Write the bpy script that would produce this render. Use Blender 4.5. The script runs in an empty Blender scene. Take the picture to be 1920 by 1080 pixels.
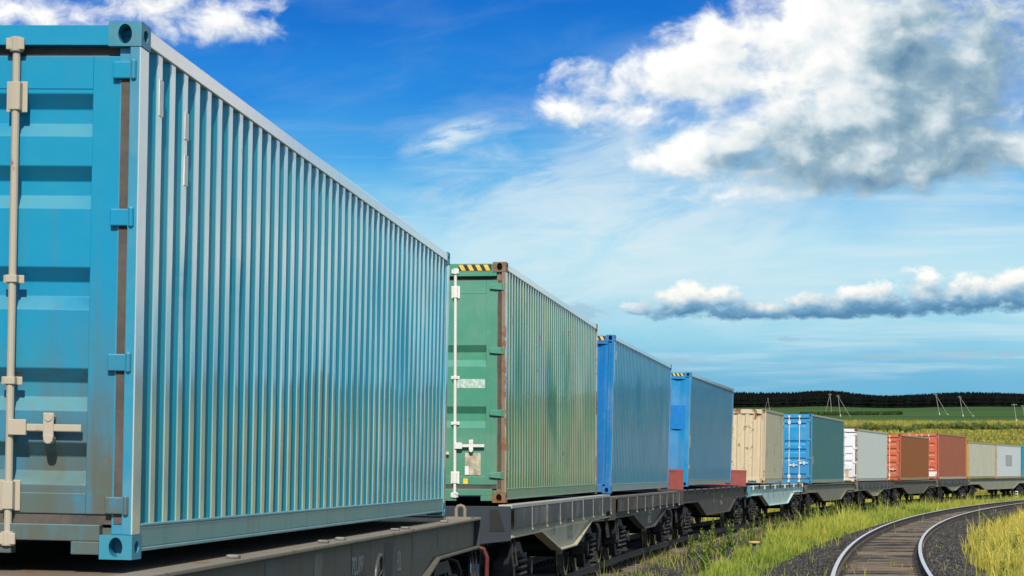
import bpy, bmesh, math, random
import numpy as np
from mathutils import Vector, Matrix

random.seed(7)
rng = np.random.default_rng(11)
R = math.radians
S = bpy.context.scene
COL = S.collection

# ------------------------------------------------------------------ camera
FPX, YH, EYE = 4470.0, 886.4, 1.685
cam_d = bpy.data.cameras.new('camera')
cam = bpy.data.objects.new('camera', cam_d)
COL.objects.link(cam)
cam.location = (0, 0, EYE)
cam.rotation_euler = (R(90), 0, 0)
cam_d.sensor_width = 36.0
cam_d.lens = FPX / 1920 * 36
cam_d.shift_y = (YH - 540) / 1920
cam_d.clip_start = 0.2
cam_d.clip_end = 12000
S.camera = cam
S.render.resolution_x, S.render.resolution_y = 1024, 576
S.view_settings.view_transform = 'Standard'
S.view_settings.look = 'None'
S.view_settings.exposure = 0.0
S.view_settings.gamma = 1.0
S.view_settings.use_curve_mapping = False
S.cycles.max_bounces = 6
S.cycles.transparent_max_bounces = 6
S.cycles.use_denoising = True

SUN_AZ, SUN_EL = R(-3), R(38)           # sun stands behind the camera
SUN_DIR = Vector((-math.sin(SUN_AZ) * math.cos(SUN_EL), -math.cos(SUN_AZ) * math.cos(SUN_EL), math.sin(SUN_EL)))


def lin(r, g, b):
    f = lambda c: (c / 255) / 12.92 if c / 255 <= .04045 else ((c / 255 + .055) / 1.055) ** 2.4
    return (f(r), f(g), f(b))


# ------------------------------------------------------------------ node helpers
class Ex:
    """a socket with arithmetic"""
    def __init__(s, nt, sock): s.nt, s.s = nt, sock
    def _m(s, op, *o, clamp=False):
        n = s.nt.nodes.new('ShaderNodeMath'); n.operation = op; n.use_clamp = clamp
        for i, v in enumerate((s,) + o):
            if isinstance(v, Ex): s.nt.links.new(v.s, n.inputs[i])
            else: n.inputs[i].default_value = v
        return Ex(s.nt, n.outputs[0])
    def __add__(s, o): return s._m('ADD', o)
    __radd__ = __add__
    def __sub__(s, o): return s._m('SUBTRACT', o)
    def __rsub__(s, o): return (s * -1.0) + o
    def __mul__(s, o): return s._m('MULTIPLY', o)
    __rmul__ = __mul__
    def __truediv__(s, o): return s._m('DIVIDE', o)
    def max(s, o): return s._m('MAXIMUM', o)
    def min(s, o): return s._m('MINIMUM', o)
    def pow(s, o): return s._m('POWER', o)
    def clamp(s): return s._m('ADD', 0.0, clamp=True)
    def step(s, a, b, smooth=True):
        n = s.nt.nodes.new('ShaderNodeMapRange'); n.interpolation_type = 'SMOOTHSTEP' if smooth else 'LINEAR'
        s.nt.links.new(s.s, n.inputs[0]); n.inputs[1].default_value = a; n.inputs[2].default_value = b
        n.inputs[3].default_value = 0; n.inputs[4].default_value = 1
        return Ex(s.nt, n.outputs[0])


def vmath(nt, op, a, b=None):
    n = nt.nodes.new('ShaderNodeVectorMath'); n.operation = op
    for i, v in enumerate((a, b)):
        if v is None: continue
        if isinstance(v, Ex): nt.links.new(v.s, n.inputs[i])
        else: n.inputs[i].default_value = v
    return n


def comb(nt, x, y, z):
    n = nt.nodes.new('ShaderNodeCombineXYZ')
    for i, v in enumerate((x, y, z)):
        if isinstance(v, Ex): nt.links.new(v.s, n.inputs[i])
        else: n.inputs[i].default_value = v
    return Ex(nt, n.outputs[0])


def noise(nt, vec, scale, detail=4, rough=.5, dist=0.0, color=False):
    n = nt.nodes.new('ShaderNodeTexNoise')
    nt.links.new(vec.s, n.inputs['Vector'])
    n.inputs['Scale'].default_value = scale; n.inputs['Detail'].default_value = detail
    n.inputs['Roughness'].default_value = rough; n.inputs['Distortion'].default_value = dist
    return Ex(nt, n.outputs['Color' if color else 'Fac'])


def mixc(nt, fac, a, b, mode='MIX'):
    n = nt.nodes.new('ShaderNodeMix'); n.data_type = 'RGBA'; n.blend_type = mode
    for i, v in ((0, fac), (6, a), (7, b)):
        if isinstance(v, Ex): nt.links.new(v.s, n.inputs[i])
        elif i == 0: n.inputs[0].default_value = v
        else: n.inputs[i].default_value = (*v[:3], 1)
    return Ex(nt, n.outputs[2])


def ramp(nt, fac, stops):
    n = nt.nodes.new('ShaderNodeValToRGB'); nt.links.new(fac.s, n.inputs[0])
    el = n.color_ramp.elements
    while len(el) < len(stops): el.new(1.0)
    for e, (p, c) in zip(el, stops): e.position = p; e.color = (*c, 1)
    return Ex(nt, n.outputs[0])


# ------------------------------------------------------------------ world: sky with clouds, all laid out by direction
def build_world():
    w = bpy.data.worlds.new('World'); S.world = w; w.use_nodes = True
    nt = w.node_tree; nt.nodes.clear()
    out = nt.nodes.new('ShaderNodeOutputWorld'); bg = nt.nodes.new('ShaderNodeBackground')
    nt.links.new(bg.outputs[0], out.inputs[0])
    STR = 0.10
    bg.inputs[1].default_value = STR
    sky = nt.nodes.new('ShaderNodeTexSky'); sky.sky_type = 'NISHITA'; sky.sun_disc = False
    sky.sun_elevation = SUN_EL
    sky.sun_rotation = math.atan2(SUN_DIR.x, SUN_DIR.y)
    sky.air_density = 1.0; sky.dust_density = 0.6; sky.ozone_density = 2.0
    tc = nt.nodes.new('ShaderNodeTexCoord')
    sep = nt.nodes.new('ShaderNodeSeparateXYZ'); nt.links.new(tc.outputs['Generated'], sep.inputs[0])
    x, y, z = (Ex(nt, sep.outputs[i]) for i in range(3))
    az = x._m('ARCTAN2', y); el = z._m('ARCSINE')
    K = FPX / 100
    u = az * K; v = el * K                          # units of about 1.28 degrees

    def uv(px, py):
        a = math.atan((px - 960) / FPX)
        return a * K, math.atan((YH - py) / FPX * math.cos(a)) * K

    # clear-sky colour by height
    st = [(0, (92, 168, 206)), (2.2, (116, 186, 220)), (3.4, (152, 212, 234)), (4.6, (190, 228, 242)), (5.4, (176, 224, 243)), (6.4, (130, 200, 240)),
          (7.6, (76, 170, 233)), (8.9, (44, 140, 224)), (11.2, (26, 114, 208)), (16, (18, 96, 190)), (24, (24, 96, 190))]
    wob = noise(nt, comb(nt, u * .35, v * .9, 3.1), 1.0, 3, .5)
    elw = el + (wob - .5) * .025
    grad = ramp(nt, (elw / R(30)).clamp(), [(d / 30, lin(*c)) for d, c in st])
    nish = Ex(nt, sky.outputs[0])
    grad = mixc(nt, 1.0, grad, (1 / STR,) * 3, 'MULTIPLY')
    keep = el.step(R(14), R(32))
    clear = mixc(nt, keep, grad, nish)

    # thin cirrus veil
    p = comb(nt, u * .55 + v * .25, v * 1.9 - u * .35, 7.7)
    c1 = noise(nt, p, .8, 8, .62, .5)
    veil = ((1 - ((u - uv(1180, 0)[0]) * .20).pow(2.0)).max(0.0)) * ((1 - ((v - uv(0, 400)[1]) * .40).pow(2.0)).max(0.0))
    cir = (c1 - .40 + veil * .18).step(0.02, .40) * (veil * .72 + .06)
    pb = comb(nt, u * .22, v * 3.2, 2.2)
    bands = noise(nt, pb, 1.2, 6, .6, .4).step(.42, .75) * el.step(R(1.0), R(3.0)) * (1 - el.step(R(6.0), R(9.0))) * .5
    sk = comb(nt, (u - uv(850, 258)[0]) * .78 + (v - uv(850, 258)[1]) * .25, (v - uv(850, 255)[1]) * 2.6 - (u - uv(850, 255)[0]) * .95, 0.0)
    streak = (1 - Ex(nt, vmath(nt, 'LENGTH', sk).outputs[1])).max(0.0) * noise(nt, p, 2.0, 5, .6).step(.18, .65) * 1.3
    sky1 = mixc(nt, (cir.max(bands).max(streak)).min(.85), clear, tuple(c / STR for c in lin(222, 238, 244)))

    # cumulus, in view and added beyond it
    E_ = [(1600, 90, 260, 190, 1.25), (1330, 130, 150, 95, 1.0), (1140, 150, 125, 50, .62), (1075, 205, 60, 45, .5), (1190, 215, 130, 45, .6),
          (1380, 290, 190, 62, .95), (1640, 260, 330, 110, 1.3), (1850, 80, 190, 120, .55), (1850, 285, 150, 55, .75), (1560, 345, 330, 34, .5),
          (90, 25, 190, 42, .28), (345, 18, 170, 62, .52), (450, 40, 80, 36, .3),
          (1740, 170, 170, 170, 1.2)]
    LOW = [(1300, 580, 105, 52, 22, .85), (1400, 588, 150, 26, 16, .8), (1530, 580, 70, 38, 18, .75), (1640, 572, 110, 42, 22, .8), (1730, 562, 60, 56, 20, .75), (1830, 562, 110, 50, 24, .85), (1905, 548, 80, 56, 24, .85), (1590, 584, 330, 16, 14, .8), (1225, 582, 60, 18, 10, .6)]
    FAINT = [(1275, 680, 48, 14, 7, .8), (1480, 636, 26, 8, 5, .7), (1540, 683, 26, 7, 5, .7), (1790, 668, 120, 14, 8, .75), (1650, 670, 70, 8, 6, .6), (1900, 664, 60, 8, 6, .6), (1090, 590, 80, 26, 14, .8), (1000, 560, 60, 14, 8, .6)]
    ell = []
    for px, py, rx, ry, k in E_:
        a, b = uv(px, py); ell.append((a, b, rx / 100, ry / 100, k))
    for a, b, ra, rb, k in ((17.9, 7.2, 5.3, 4.8, 2.6), (17.6, 3.6, 4.6, 1.3, 2.0), (21, 5.2, 5, 1.9, 1.2), (27, 8, 6, 3.5, 1.2), (36, 6, 7, 3, 1.1), (17, 3.6, 5.5, .8, 1.0), (14.0, 10.5, 5.0, 2.5, 1.1),
                            (52, 12, 10, 5, 1.1), (-45, 14, 12, 5, 1.0), (-75, 9, 12, 4, 1.0), (74, 52, 20, 12, 1.2), (110, 10, 12, 4, 1.0), (62, 34, 26, 14, 1.3), (100, 44, 26, 16, 1.3), (38, 24, 12, 7, 1.1), (-115, 18, 14, 6, 1.0)):  # unseen clouds, added to whiten reflections and fill on the container sides
        ell.append((a, b, ra, rb, k))

    def density(u, v):
        P = comb(nt, u, v, 0.0)
        m = None
        for a, b, ra, rb, k in ell:
            d = Ex(nt, vmath(nt, 'MULTIPLY', Ex(nt, vmath(nt, 'SUBTRACT', P, (a, b, 0)).outputs[0]), (1 / ra, 1 / rb, 0)).outputs[0])
            q = Ex(nt, vmath(nt, 'DOT_PRODUCT', d, d).outputs[1])
            t = (q * -k) + k
            m = t if m is None else m._m('SMOOTH_MAX', t, .25)
        m = m.max(-1.2)
        Q = comb(nt, u, v * 1.35, 4.3)
        W = Ex(nt, vmath(nt, 'ADD', Q, Ex(nt, vmath(nt, 'SCALE', Ex(nt, vmath(nt, 'SUBTRACT', noise(nt, Q, .9, 3, .5, color=True), (.5, .5, .5)).outputs[0])).outputs[0])).outputs[0])
        for n in nt.nodes:
            if n.type == 'VECT_MATH' and n.operation == 'SCALE': n.inputs[3].default_value = .8
        f = noise(nt, W, .95, 9, .52)
        f2 = noise(nt, W, 3.6, 7, .58)
        return m * .64 + (f - .5) * 1.75 + (f2 - .5) * .42, m

    d0, m0 = density(u, v)
    d1, m1 = density(u + -.22, v + .26)
    alpha = d0.step(-.09, .52)
    lit = ((d0 - d1) * .50 + .74).clamp()
    # thick, sun-averted parts of the clouds are grey
    def blob(px, py, rx, ry):
        a, b = uv(px, py)
        return (1 - ((u - a) * (100 / rx)).pow(2.0) - ((v - b) * (100 / ry)).pow(2.0)).max(0.0)
    thick = blob(1790, 170, 200, 260).max(blob(1640, 290, 340, 110)).max(blob(1420, 300, 110, 30)).max(blob(1700, 100, 90, 120))
    grey = (thick * 1.25).min(1.0) * noise(nt, comb(nt, u, v * 1.3, 9.1), 1.0, 3, .4).step(.02, .66)
    lit = (lit - grey * .56).clamp()
    ccol = ramp(nt, lit, [(0, lin(96, 134, 164)), (.28, lin(146, 174, 190)), (.55, lin(206, 218, 224)), (.8, lin(240, 241, 240)), (1, lin(255, 254, 250))])
    ccol = mixc(nt, 1.0, ccol, (1.10 / STR,) * 3, 'MULTIPLY')
    hz = blob(1480, 240, 520, 230).max(blob(1750, 200, 420, 300)) * noise(nt, comb(nt, u * .6, v, 5.5), 1.0, 6, .55).step(.2, .75) * .62
    sky1 = mixc(nt, hz, sky1, tuple(c / STR for c in lin(206, 226, 237)))
    sky2 = mixc(nt, alpha, sky1, ccol)
    # the flat-based cloud bank near the horizon
    def low(u, v, lst, hs):
        P = comb(nt, u, v, 0.0); m = None
        for px, py, rx, ru, rd, k in lst:
            a, b = uv(px, py)
            du = (u - a) * (100 / rx); dv = (v - b); dv = (dv * (100 / ru)).max(dv * (-100 / rd))
            t = (1 - du.pow(2.0) - dv.pow(2.0)) * k
            m = t if m is None else m._m('SMOOTH_MAX', t, .15)
        Q = comb(nt, u, v * 1.5, 6.4)
        f = noise(nt, Q, 1.7, 8, .55); f2 = noise(nt, Q, 6.0, 5, .55)
        return m.max(-1.5) * .72 + (f - .5) * 1.9 + (f2 - .5) * .6
    fa = low(u, v, FAINT, 1.0).step(0.0, .55)
    sky2 = mixc(nt, fa * .62, sky2, tuple(c / STR for c in lin(160, 194, 214)))
    e0 = low(u, v, LOW, 1.0); e1 = low(u - .10, v + .24, LOW, 1.0)
    la = e0.step(-.08, .46)
    va, vb = uv(1300, 604), uv(1900, 582)
    hg = (v - va[1] - (u - va[0]) * ((vb[1] - va[1]) / (vb[0] - va[0]))) * (1 / .62)
    ll = ((e0 - e1) * .42 + hg * .78 - .10).clamp()
    lc = ramp(nt, ll, [(0, lin(84, 134, 172)), (.25, lin(118, 164, 196)), (.5, lin(186, 208, 220)), (.78, lin(240, 241, 238)), (1, lin(255, 253, 246))])
    lc = mixc(nt, 1.0, lc, (1.05 / STR,) * 3, 'MULTIPLY')
    sky2 = mixc(nt, la * .97, sky2, lc)
    nt.links.new(sky2.s, bg.inputs[0])
    w.cycles.sampling_method = 'MANUAL'; w.cycles.sample_map_resolution = 1024


build_world()
sun_d = bpy.data.lights.new('sun', 'SUN'); sun_d.energy = 4.4; sun_d.angle = R(.53); sun_d.color = (1.0, .93, .80)
sun = bpy.data.objects.new('sun', sun_d); COL.objects.link(sun)
sun.rotation_euler = SUN_DIR.to_track_quat('Z', 'Y').to_euler()

# ------------------------------------------------------------------ materials
MATS = {}


def new_mat(name):
    m = bpy.data.materials.new(name); m.use_nodes = True
    nt = m.node_tree
    return m, nt, nt.nodes['Principled BSDF']


def objco(nt, off=0.0):
    t = nt.nodes.new('ShaderNodeTexCoord')
    return Ex(nt, vmath(nt, 'ADD', Ex(nt, t.outputs['Object']), (off, off * .7, off * .3)).outputs[0])


def paint(name, col, fade=None, rust=.12, dirt=.3, rough=.34, spec=.5, ior=1.5, bump=.0, low_dirt=0.0, dirtcol=(.09, .075, .055), seed=0.0,
          rustcol=((.16, .055, .02), (.30, .13, .05)), coat=0.0, dust=0.0, chalk_sheen=None, micro=.0012):
    """weathered paint on steel: faded blotches, dirt runs, rust spots, shallow dents"""
    if name in MATS: return MATS[name]
    m, nt, b = new_mat(name)
    co = objco(nt, seed)
    fade = fade or tuple(min(1, c * .75 + .12) for c in col)
    n1 = noise(nt, co, 1.3, 5, .6)
    n2 = noise(nt, co, 9, 5, .6)
    c = mixc(nt, n1.step(.42, .72) * .55 + n2.step(.5, .75) * .22, col, fade)
    st = noise(nt, Ex(nt, vmath(nt, 'MULTIPLY', co, (6, 6, .35)).outputs[0]), 1.4, 6, .62)
    sp = nt.nodes.new('ShaderNodeSeparateXYZ'); nt.links.new(co.s, sp.inputs[0])
    zz = Ex(nt, sp.outputs[2]) - seed * .3
    run = st.step(.50, .80) * dirt
    if low_dirt:
        run = run + (1 - zz.step(0.15, 1.5)) * low_dirt * (noise(nt, co, 2.2, 5, .65) + st * .35).step(.36, .72)
    c = mixc(nt, run.clamp(), c, dirtcol)
    if dust:
        g = nt.nodes.new('ShaderNodeNewGeometry'); gs = nt.nodes.new('ShaderNodeSeparateXYZ'); nt.links.new(g.outputs['True Normal'], gs.inputs[0])
        c = mixc(nt, Ex(nt, gs.outputs[2]).step(.25, .6) * n1.step(.25, .6) * dust, c, (.20, .40, .40))
    if chalk_sheen:  # outermost faces paled: worn paint plus sky reflection put into the colour
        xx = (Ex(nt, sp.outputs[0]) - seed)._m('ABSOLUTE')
        c = mixc(nt, xx.step(chalk_sheen[1] - .006, chalk_sheen[1]) * (n1.step(.2, .7) * .35 + .65) * chalk_sheen[2], c, chalk_sheen[0])
    rn = noise(nt, co, 2.6, 9, .68) + st * .16
    th = .80 - rust * .30
    rm = rn.step(th, th + .07)
    rc = mixc(nt, noise(nt, co, 14, 4, .6), rustcol[0], rustcol[1])
    c = mixc(nt, rm, c, rc)
    nt.links.new(c.s, b.inputs['Base Color'])
    ro = n2 * .14 + (rough - .07) + rm * .35 + run.clamp() * .25
    nt.links.new(ro.s, b.inputs['Roughness'])
    b.inputs['IOR'].default_value = ior
    b.inputs['Specular IOR Level'].default_value = spec
    if coat:
        b.inputs['Coat Weight'].default_value = coat; b.inputs['Coat Roughness'].default_value = .10; b.inputs['Coat IOR'].default_value = 1.65
    bp = nt.nodes.new('ShaderNodeBump'); bp.inputs['Distance'].default_value = 1.0
    h = noise(nt, co, 1.7, 2, .5) * bump + n2 * micro + rm * -.0006
    bp.inputs['Strength'].default_value = 1.0
    nt.links.new(h.s, bp.inputs['Height']); nt.links.new(bp.outputs[0], b.inputs['Normal'])
    if coat: nt.links.new(bp.outputs[0], b.inputs['Coat Normal'])
    MATS[name] = m
    return m


def plain(name, col, rough=.6, metal=0.0, var=.3, scale=6, col2=None):
    if name in MATS: return MATS[name]
    m, nt, b = new_mat(name)
    co = objco(nt)
    n = noise(nt, co, scale, 6, .6)
    c = mixc(nt, n.step(.3, .7), tuple(v * (1 - var) for v in col), col2 or tuple(min(1, v * (1 + var)) for v in col))
    nt.links.new(c.s, b.inputs['Base Color'])
    nt.links.new((n * .2 + (rough - .1)).s, b.inputs['Roughness'])
    b.inputs['Metallic'].default_value = metal
    bp = nt.nodes.new('ShaderNodeBump'); bp.inputs['Distance'].default_value = .004; bp.inputs['Strength'].default_value = .6
    nt.links.new(noise(nt, co, scale * 5, 5, .6).s, bp.inputs['Height']); nt.links.new(bp.outputs[0], b.inputs['Normal'])
    MATS[name] = m
    return m


def rail_mat(name, top, side):
    m, nt, b = new_mat(name)
    return m


# ------------------------------------------------------------------ mesh builder
class MB:
    def __init__(s): s.v, s.f = [], []
    def add(s, vs, fs):
        o = len(s.v); s.v += [tuple(p) for p in vs]; s.f += [tuple(i + o for i in f) for f in fs]; return s
    def box(s, x0, x1, y0, y1, z0, z1):
        return s.add([(x, y, z) for z in (z0, z1) for y in (y0, y1) for x in (x0, x1)],
                     [(0, 2, 3, 1), (4, 5, 7, 6), (0, 1, 5, 4), (2, 6, 7, 3), (0, 4, 6, 2), (1, 3, 7, 5)])
    def prism(s, poly, axis, a0, a1):
        """poly: 2-D outline; axis 'x': (y,z), 'y': (x,z), 'z': (x,y)"""
        n = len(poly)
        mk = {'x': lambda p, a: (a, p[0], p[1]), 'y': lambda p, a: (p[0], a, p[1]), 'z': lambda p, a: (p[0], p[1], a)}[axis]
        vs = [mk(p, a0) for p in poly] + [mk(p, a1) for p in poly]
        area = sum(poly[i][0] * poly[(i + 1) % n][1] - poly[(i + 1) % n][0] * poly[i][1] for i in range(n))
        flip = (area > 0) if axis in ('x', 'z') else (area < 0)
        fs = [tuple(range(n))[::-1], tuple(range(n, 2 * n))] + [(i, (i + 1) % n, n + (i + 1) % n, n + i) for i in range(n)]
        if not flip: fs = [f[::-1] for f in fs]
        return s.add(vs, fs)
    def tube(s, p0, p1, r, n=10, r1=None):
        p0, p1 = Vector(p0), Vector(p1); d = (p1 - p0).normalized()
        a = d.orthogonal().normalized(); b = d.cross(a); r1 = r if r1 is None else r1
        vs = [p + (a * math.cos(2 * math.pi * i / n) + b * math.sin(2 * math.pi * i / n)) * q for p, q in ((p0, r), (p1, r1)) for i in range(n)]
        return s.add(vs, [tuple(range(n))[::-1], tuple(range(n, 2 * n))] + [(i, (i + 1) % n, n + (i + 1) % n, n + i) for i in range(n)])
    def path(s, pts, r, n=8, closed=False):
        pts = [Vector(p) for p in pts]; m = len(pts); vs = []; a = None
        for i, p in enumerate(pts):
            d = (pts[(i + 1) % m if closed else min(i + 1, m - 1)] - pts[(i - 1) % m if closed else max(i - 1, 0)]).normalized()
            a = (d.orthogonal() if a is None else a - d * a.dot(d)).normalized(); b = d.cross(a)
            vs += [p + (a * math.cos(2 * math.pi * k / n) + b * math.sin(2 * math.pi * k / n)) * r for k in range(n)]
        fs = [(i * n + k, i * n + (k + 1) % n, ((i + 1) % m) * n + (k + 1) % n, ((i + 1) % m) * n + k) for i in range(m if closed else m - 1) for k in range(n)]
        if not closed: fs += [tuple(range(n))[::-1], tuple(range((m - 1) * n, m * n))]
        return s.add(vs, fs)
    def lathe(s, prof, axis, c, n=24):
        """prof: (along, radius) pairs round axis 'x' or 'z' through c"""
        m = len(prof); vs = []
        for a, r in prof:
            for k in range(n):
                q = 2 * math.pi * k / n
                vs.append((c[0] + a, c[1] + r * math.cos(q), c[2] + r * math.sin(q)) if axis == 'x' else (c[0] + r * math.cos(q), c[1] + r * math.sin(q), c[2] + a))
        fs = [(i * n + k, i * n + (k + 1) % n, (i + 1) * n + (k + 1) % n, (i + 1) * n + k) for i in range(m - 1) for k in range(n)]
        fs += [tuple(range(n))[::-1], tuple(range((m - 1) * n, m * n))]
        return s.add(vs, fs)
    def mesh(s, name, mat):
        me = bpy.data.meshes.new(name); me.from_pydata(s.v, [], s.f); me.materials.append(mat); me.update(); return me
    def build(s, name, mat, parent=None, bevel=0.0, smooth=False):
        me = s.mesh(name, mat)
        bm = bmesh.new(); bm.from_mesh(me); bmesh.ops.recalc_face_normals(bm, faces=bm.faces); bm.to_mesh(me); bm.free()
        o = bpy.data.objects.new(name, me); COL.objects.link(o)
        if parent: o.parent = parent
        if smooth:
            for p in me.polygons: p.use_smooth = True
        if bevel:
            md = o.modifiers.new('bevel', 'BEVEL'); md.width = bevel; md.segments = 2; md.limit_method = 'ANGLE'; md.angle_limit = R(40)
        return o


def link(name, me, parent=None):
    o = bpy.data.objects.new(name, me); COL.objects.link(o)
    if parent: o.parent = parent
    return o


def thing(name, label, cat, loc=(0, 0, 0), rot=(0, 0, 0), group=None):
    o = bpy.data.objects.new(name, None); COL.objects.link(o); o.empty_display_size = .2
    o.location = loc; o.rotation_euler = rot; o['label'] = label; o['category'] = cat
    if group: o['group'] = group
    return o


def tag(o, label=None, cat=None, group=None, kind=None):
    for k, v in (('label', label), ('category', cat), ('group', group), ('kind', kind)):
        if v: o[k] = v
    return o


def copy_tree(o, parent=None):
    c = o.copy(); COL.objects.link(c); c.parent = parent
    for ch in list(o.children): copy_tree(ch, c)
    return c


# ------------------------------------------------------------------ the curve of the line
A0, A1, A2 = -2.668, .0651, .000887
HALF = 1.219
edge = lambda Y: A0 + A1 * Y + A2 * Y * Y            # right-hand side of the containers
slope = lambda Y: A1 + 2 * A2 * Y


def P(Y, lat):
    """point at lateral distance lat (to the right) of the train track's centre line"""
    s = slope(Y); n = math.hypot(1, s)
    return (edge(Y) + (lat - HALF) / n, Y - (lat - HALF) * s / n)


def off2(Y):
    return 6.0 + max(0, (Y - 38.9)) * .0095 + min(0, (Y - 38.9)) * .004


# ground height
_TR = [0, 150, 200, 270, 350, 500, 700, 1000, 1400, 1800, 2600, 3400, 5000]
_TZ = [-.5, -.5, -.3, 1.2, 4.2, 9.3, 14.6, 24.5, 35.5, 47, 72, 101, 101]


def terr(x, y):
    r = math.hypot(x, y)
    f = min(1, max(0, (y / max(r, 1e-6) - .25) / .4))
    return -.5 + (float(np.interp(r, _TR, _TZ)) + .5) * f


def bed_z(d):
    """ballast profile at distance d from a track's centre"""
    d = abs(d)
    return float(np.interp(d, [0, 1.55, 2.5, 3.0], [-.285, -.27, -.52, -.62]))


def bed_z2(d):
    """the same for the empty track, whose sleeper ends are buried"""
    return float(np.interp(abs(d), [0, .68, .88, 1.5, 2.5, 3.0], [-.285, -.285, -.186, -.20, -.52, -.62]))


def near_z(Y, lat):
    return max(-.5, bed_z(lat), bed_z2(lat - off2(Y)))

# ================================================================== THE SETTING
def fast_mesh(name, V, F, mat, cols=None, smooth=False):
    """V (n,3), F (m,k) numpy -> mesh, optional per-vertex colour 'tint'"""
    me = bpy.data.meshes.new(name)
    V = np.asarray(V, np.float32); F = np.asarray(F, np.int32); m, k = F.shape
    me.vertices.add(len(V)); me.vertices.foreach_set('co', V.ravel())
    me.loops.add(m * k); me.loops.foreach_set('vertex_index', F.ravel())
    me.polygons.add(m); me.polygons.foreach_set('loop_start', np.arange(0, m * k, k, dtype=np.int32))
    if smooth: me.polygons.foreach_set('use_smooth', np.ones(m, bool))
    me.update(calc_edges=True)
    if cols is not None:
        at = me.attributes.new('tint', 'FLOAT_COLOR', 'POINT')
        at.data.foreach_set('color', np.concatenate([cols, np.ones((len(cols), 1))], 1).astype(np.float32).ravel())
    me.materials.append(mat)
    return me


def ground_mat():
    m, nt, b = new_mat('ground')
    g = nt.nodes.new('ShaderNodeNewGeometry'); pos = Ex(nt, g.outputs['Position'])
    flat = Ex(nt, vmath(nt, 'MULTIPLY', pos, (1, 1, 0)).outputs[0])
    r = Ex(nt, vmath(nt, 'LENGTH', flat).outputs[1])
    nA = noise(nt, flat, .035, 5, .6); nB = noise(nt, flat, .5, 6, .62); nC = noise(nt, flat, 6, 5, .65)
    rw = r + (nA - .5) * 60
    dirt = mixc(nt, nC.step(.35, .65), (.055, .047, .038), (.13, .115, .09))
    green = mixc(nt, nB.step(.35, .65), (.075, .11, .022), (.17, .17, .04))
    near = mixc(nt, (nB * .6 + nC * .4).step(.42, .56), dirt, green)
    meadow = mixc(nt, noise(nt, flat, .09, 6, .65).step(.35, .65), (.13, .15, .03), (.30, .26, .06))
    meadow = mixc(nt, nB.step(.45, .75) * .5, meadow, (.07, .10, .02))
    crop = mixc(nt, nB.step(.35, .65), (.05, .075, .018), (.16, .15, .03))
    st = noise(nt, Ex(nt, vmath(nt, 'MULTIPLY', flat, (.0035, .016, 0)).outputs[0]), 1.0, 4, .55)
    far = mixc(nt, st.step(.40, .60), (.030, .085, .020), (.075, .135, .030))
    far = mixc(nt, (1 - rw.step(760, 1000)) * .7, far, (.14, .16, .035))
    c = mixc(nt, rw.step(150, 210), near, meadow)
    c = mixc(nt, rw.step(480, 520), c, crop)
    c = mixc(nt, rw.step(700, 760), c, far)
    nt.links.new(c.s, b.inputs['Base Color']); b.inputs['Roughness'].default_value = .95; b.inputs['Specular IOR Level'].default_value = .1
    bp = nt.nodes.new('ShaderNodeBump'); bp.inputs['Distance'].default_value = .12; bp.inputs['Strength'].default_value = .7
    nt.links.new((nC * .5 + nB).s, bp.inputs['Height']); nt.links.new(bp.outputs[0], b.inputs['Normal'])
    return m


def build_ground():
    rs = np.concatenate([[0], np.linspace(4, 200, 50), np.geomspace(206, 3400, 70), [5000, 9000]])
    th = np.concatenate([np.linspace(-20, 40, 181), np.linspace(42, 338, 100)])
    V, n = [], len(th)
    for r in rs:
        for t in th:
            x, y = r * math.sin(R(t)), r * math.cos(R(t))
            z = terr(x, y)
            if r > 190:
                k = min(1, (r - 190) / 300)
                z += k * (.5 * math.sin(x * .013 + 1) * math.cos(y * .011) + .9 * math.sin(x * .0061 + y * .004))
                if r > 2400: z += min(1, (r - 2400) / 500) * (7 * math.exp(-((t - 7.6) / .9) ** 2) + 3 * math.sin(t * 1.1 + 2) - .5 * max(0, t - 8) ** .8)
            V.append((x, y, z))
    F = [(i * n + k, i * n + (k + 1) % n, (i + 1) * n + (k + 1) % n, (i + 1) * n + k) for i in range(len(rs) - 1) for k in range(n)]
    F = [f[::-1] for f in F]
    me = fast_mesh('ground', V, F, ground_mat(), smooth=True)
    tag(link('ground', me), kind='structure')


build_ground()


def gravel_mat(name, a, b_, c_):
    m, nt, b = new_mat(name)
    g = nt.nodes.new('ShaderNodeNewGeometry'); pos = Ex(nt, g.outputs['Position'])
    v = nt.nodes.new('ShaderNodeTexVoronoi'); v.inputs['Scale'].default_value = 17; nt.links.new(pos.s, v.inputs['Vector'])
    sp = nt.nodes.new('ShaderNodeSeparateXYZ'); nt.links.new(v.outputs['Color'], sp.inputs[0])
    c = mixc(nt, Ex(nt, sp.outputs[0]), a, b_)
    c = mixc(nt, noise(nt, pos, .8, 5, .6).step(.45, .7) * .7, c, c_)
    nt.links.new(c.s, b.inputs['Base Color']); b.inputs['Roughness'].default_value = .85; b.inputs['Specular IOR Level'].default_value = .25
    bp = nt.nodes.new('ShaderNodeBump'); bp.inputs['Distance'].default_value = .03; bp.inputs['Strength'].default_value = 1.0
    nt.links.new((Ex(nt, v.outputs['Distance']) * -1.0).s, bp.inputs['Height']); nt.links.new(bp.outputs[0], b.inputs['Normal'])
    return m


M_GRAV = gravel_mat('gravel', (.022, .022, .023), (.070, .066, .062), (.075, .056, .040))
YS = np.concatenate([np.arange(-30, 200, 1.5), np.arange(200, 262, 4)])


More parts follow.
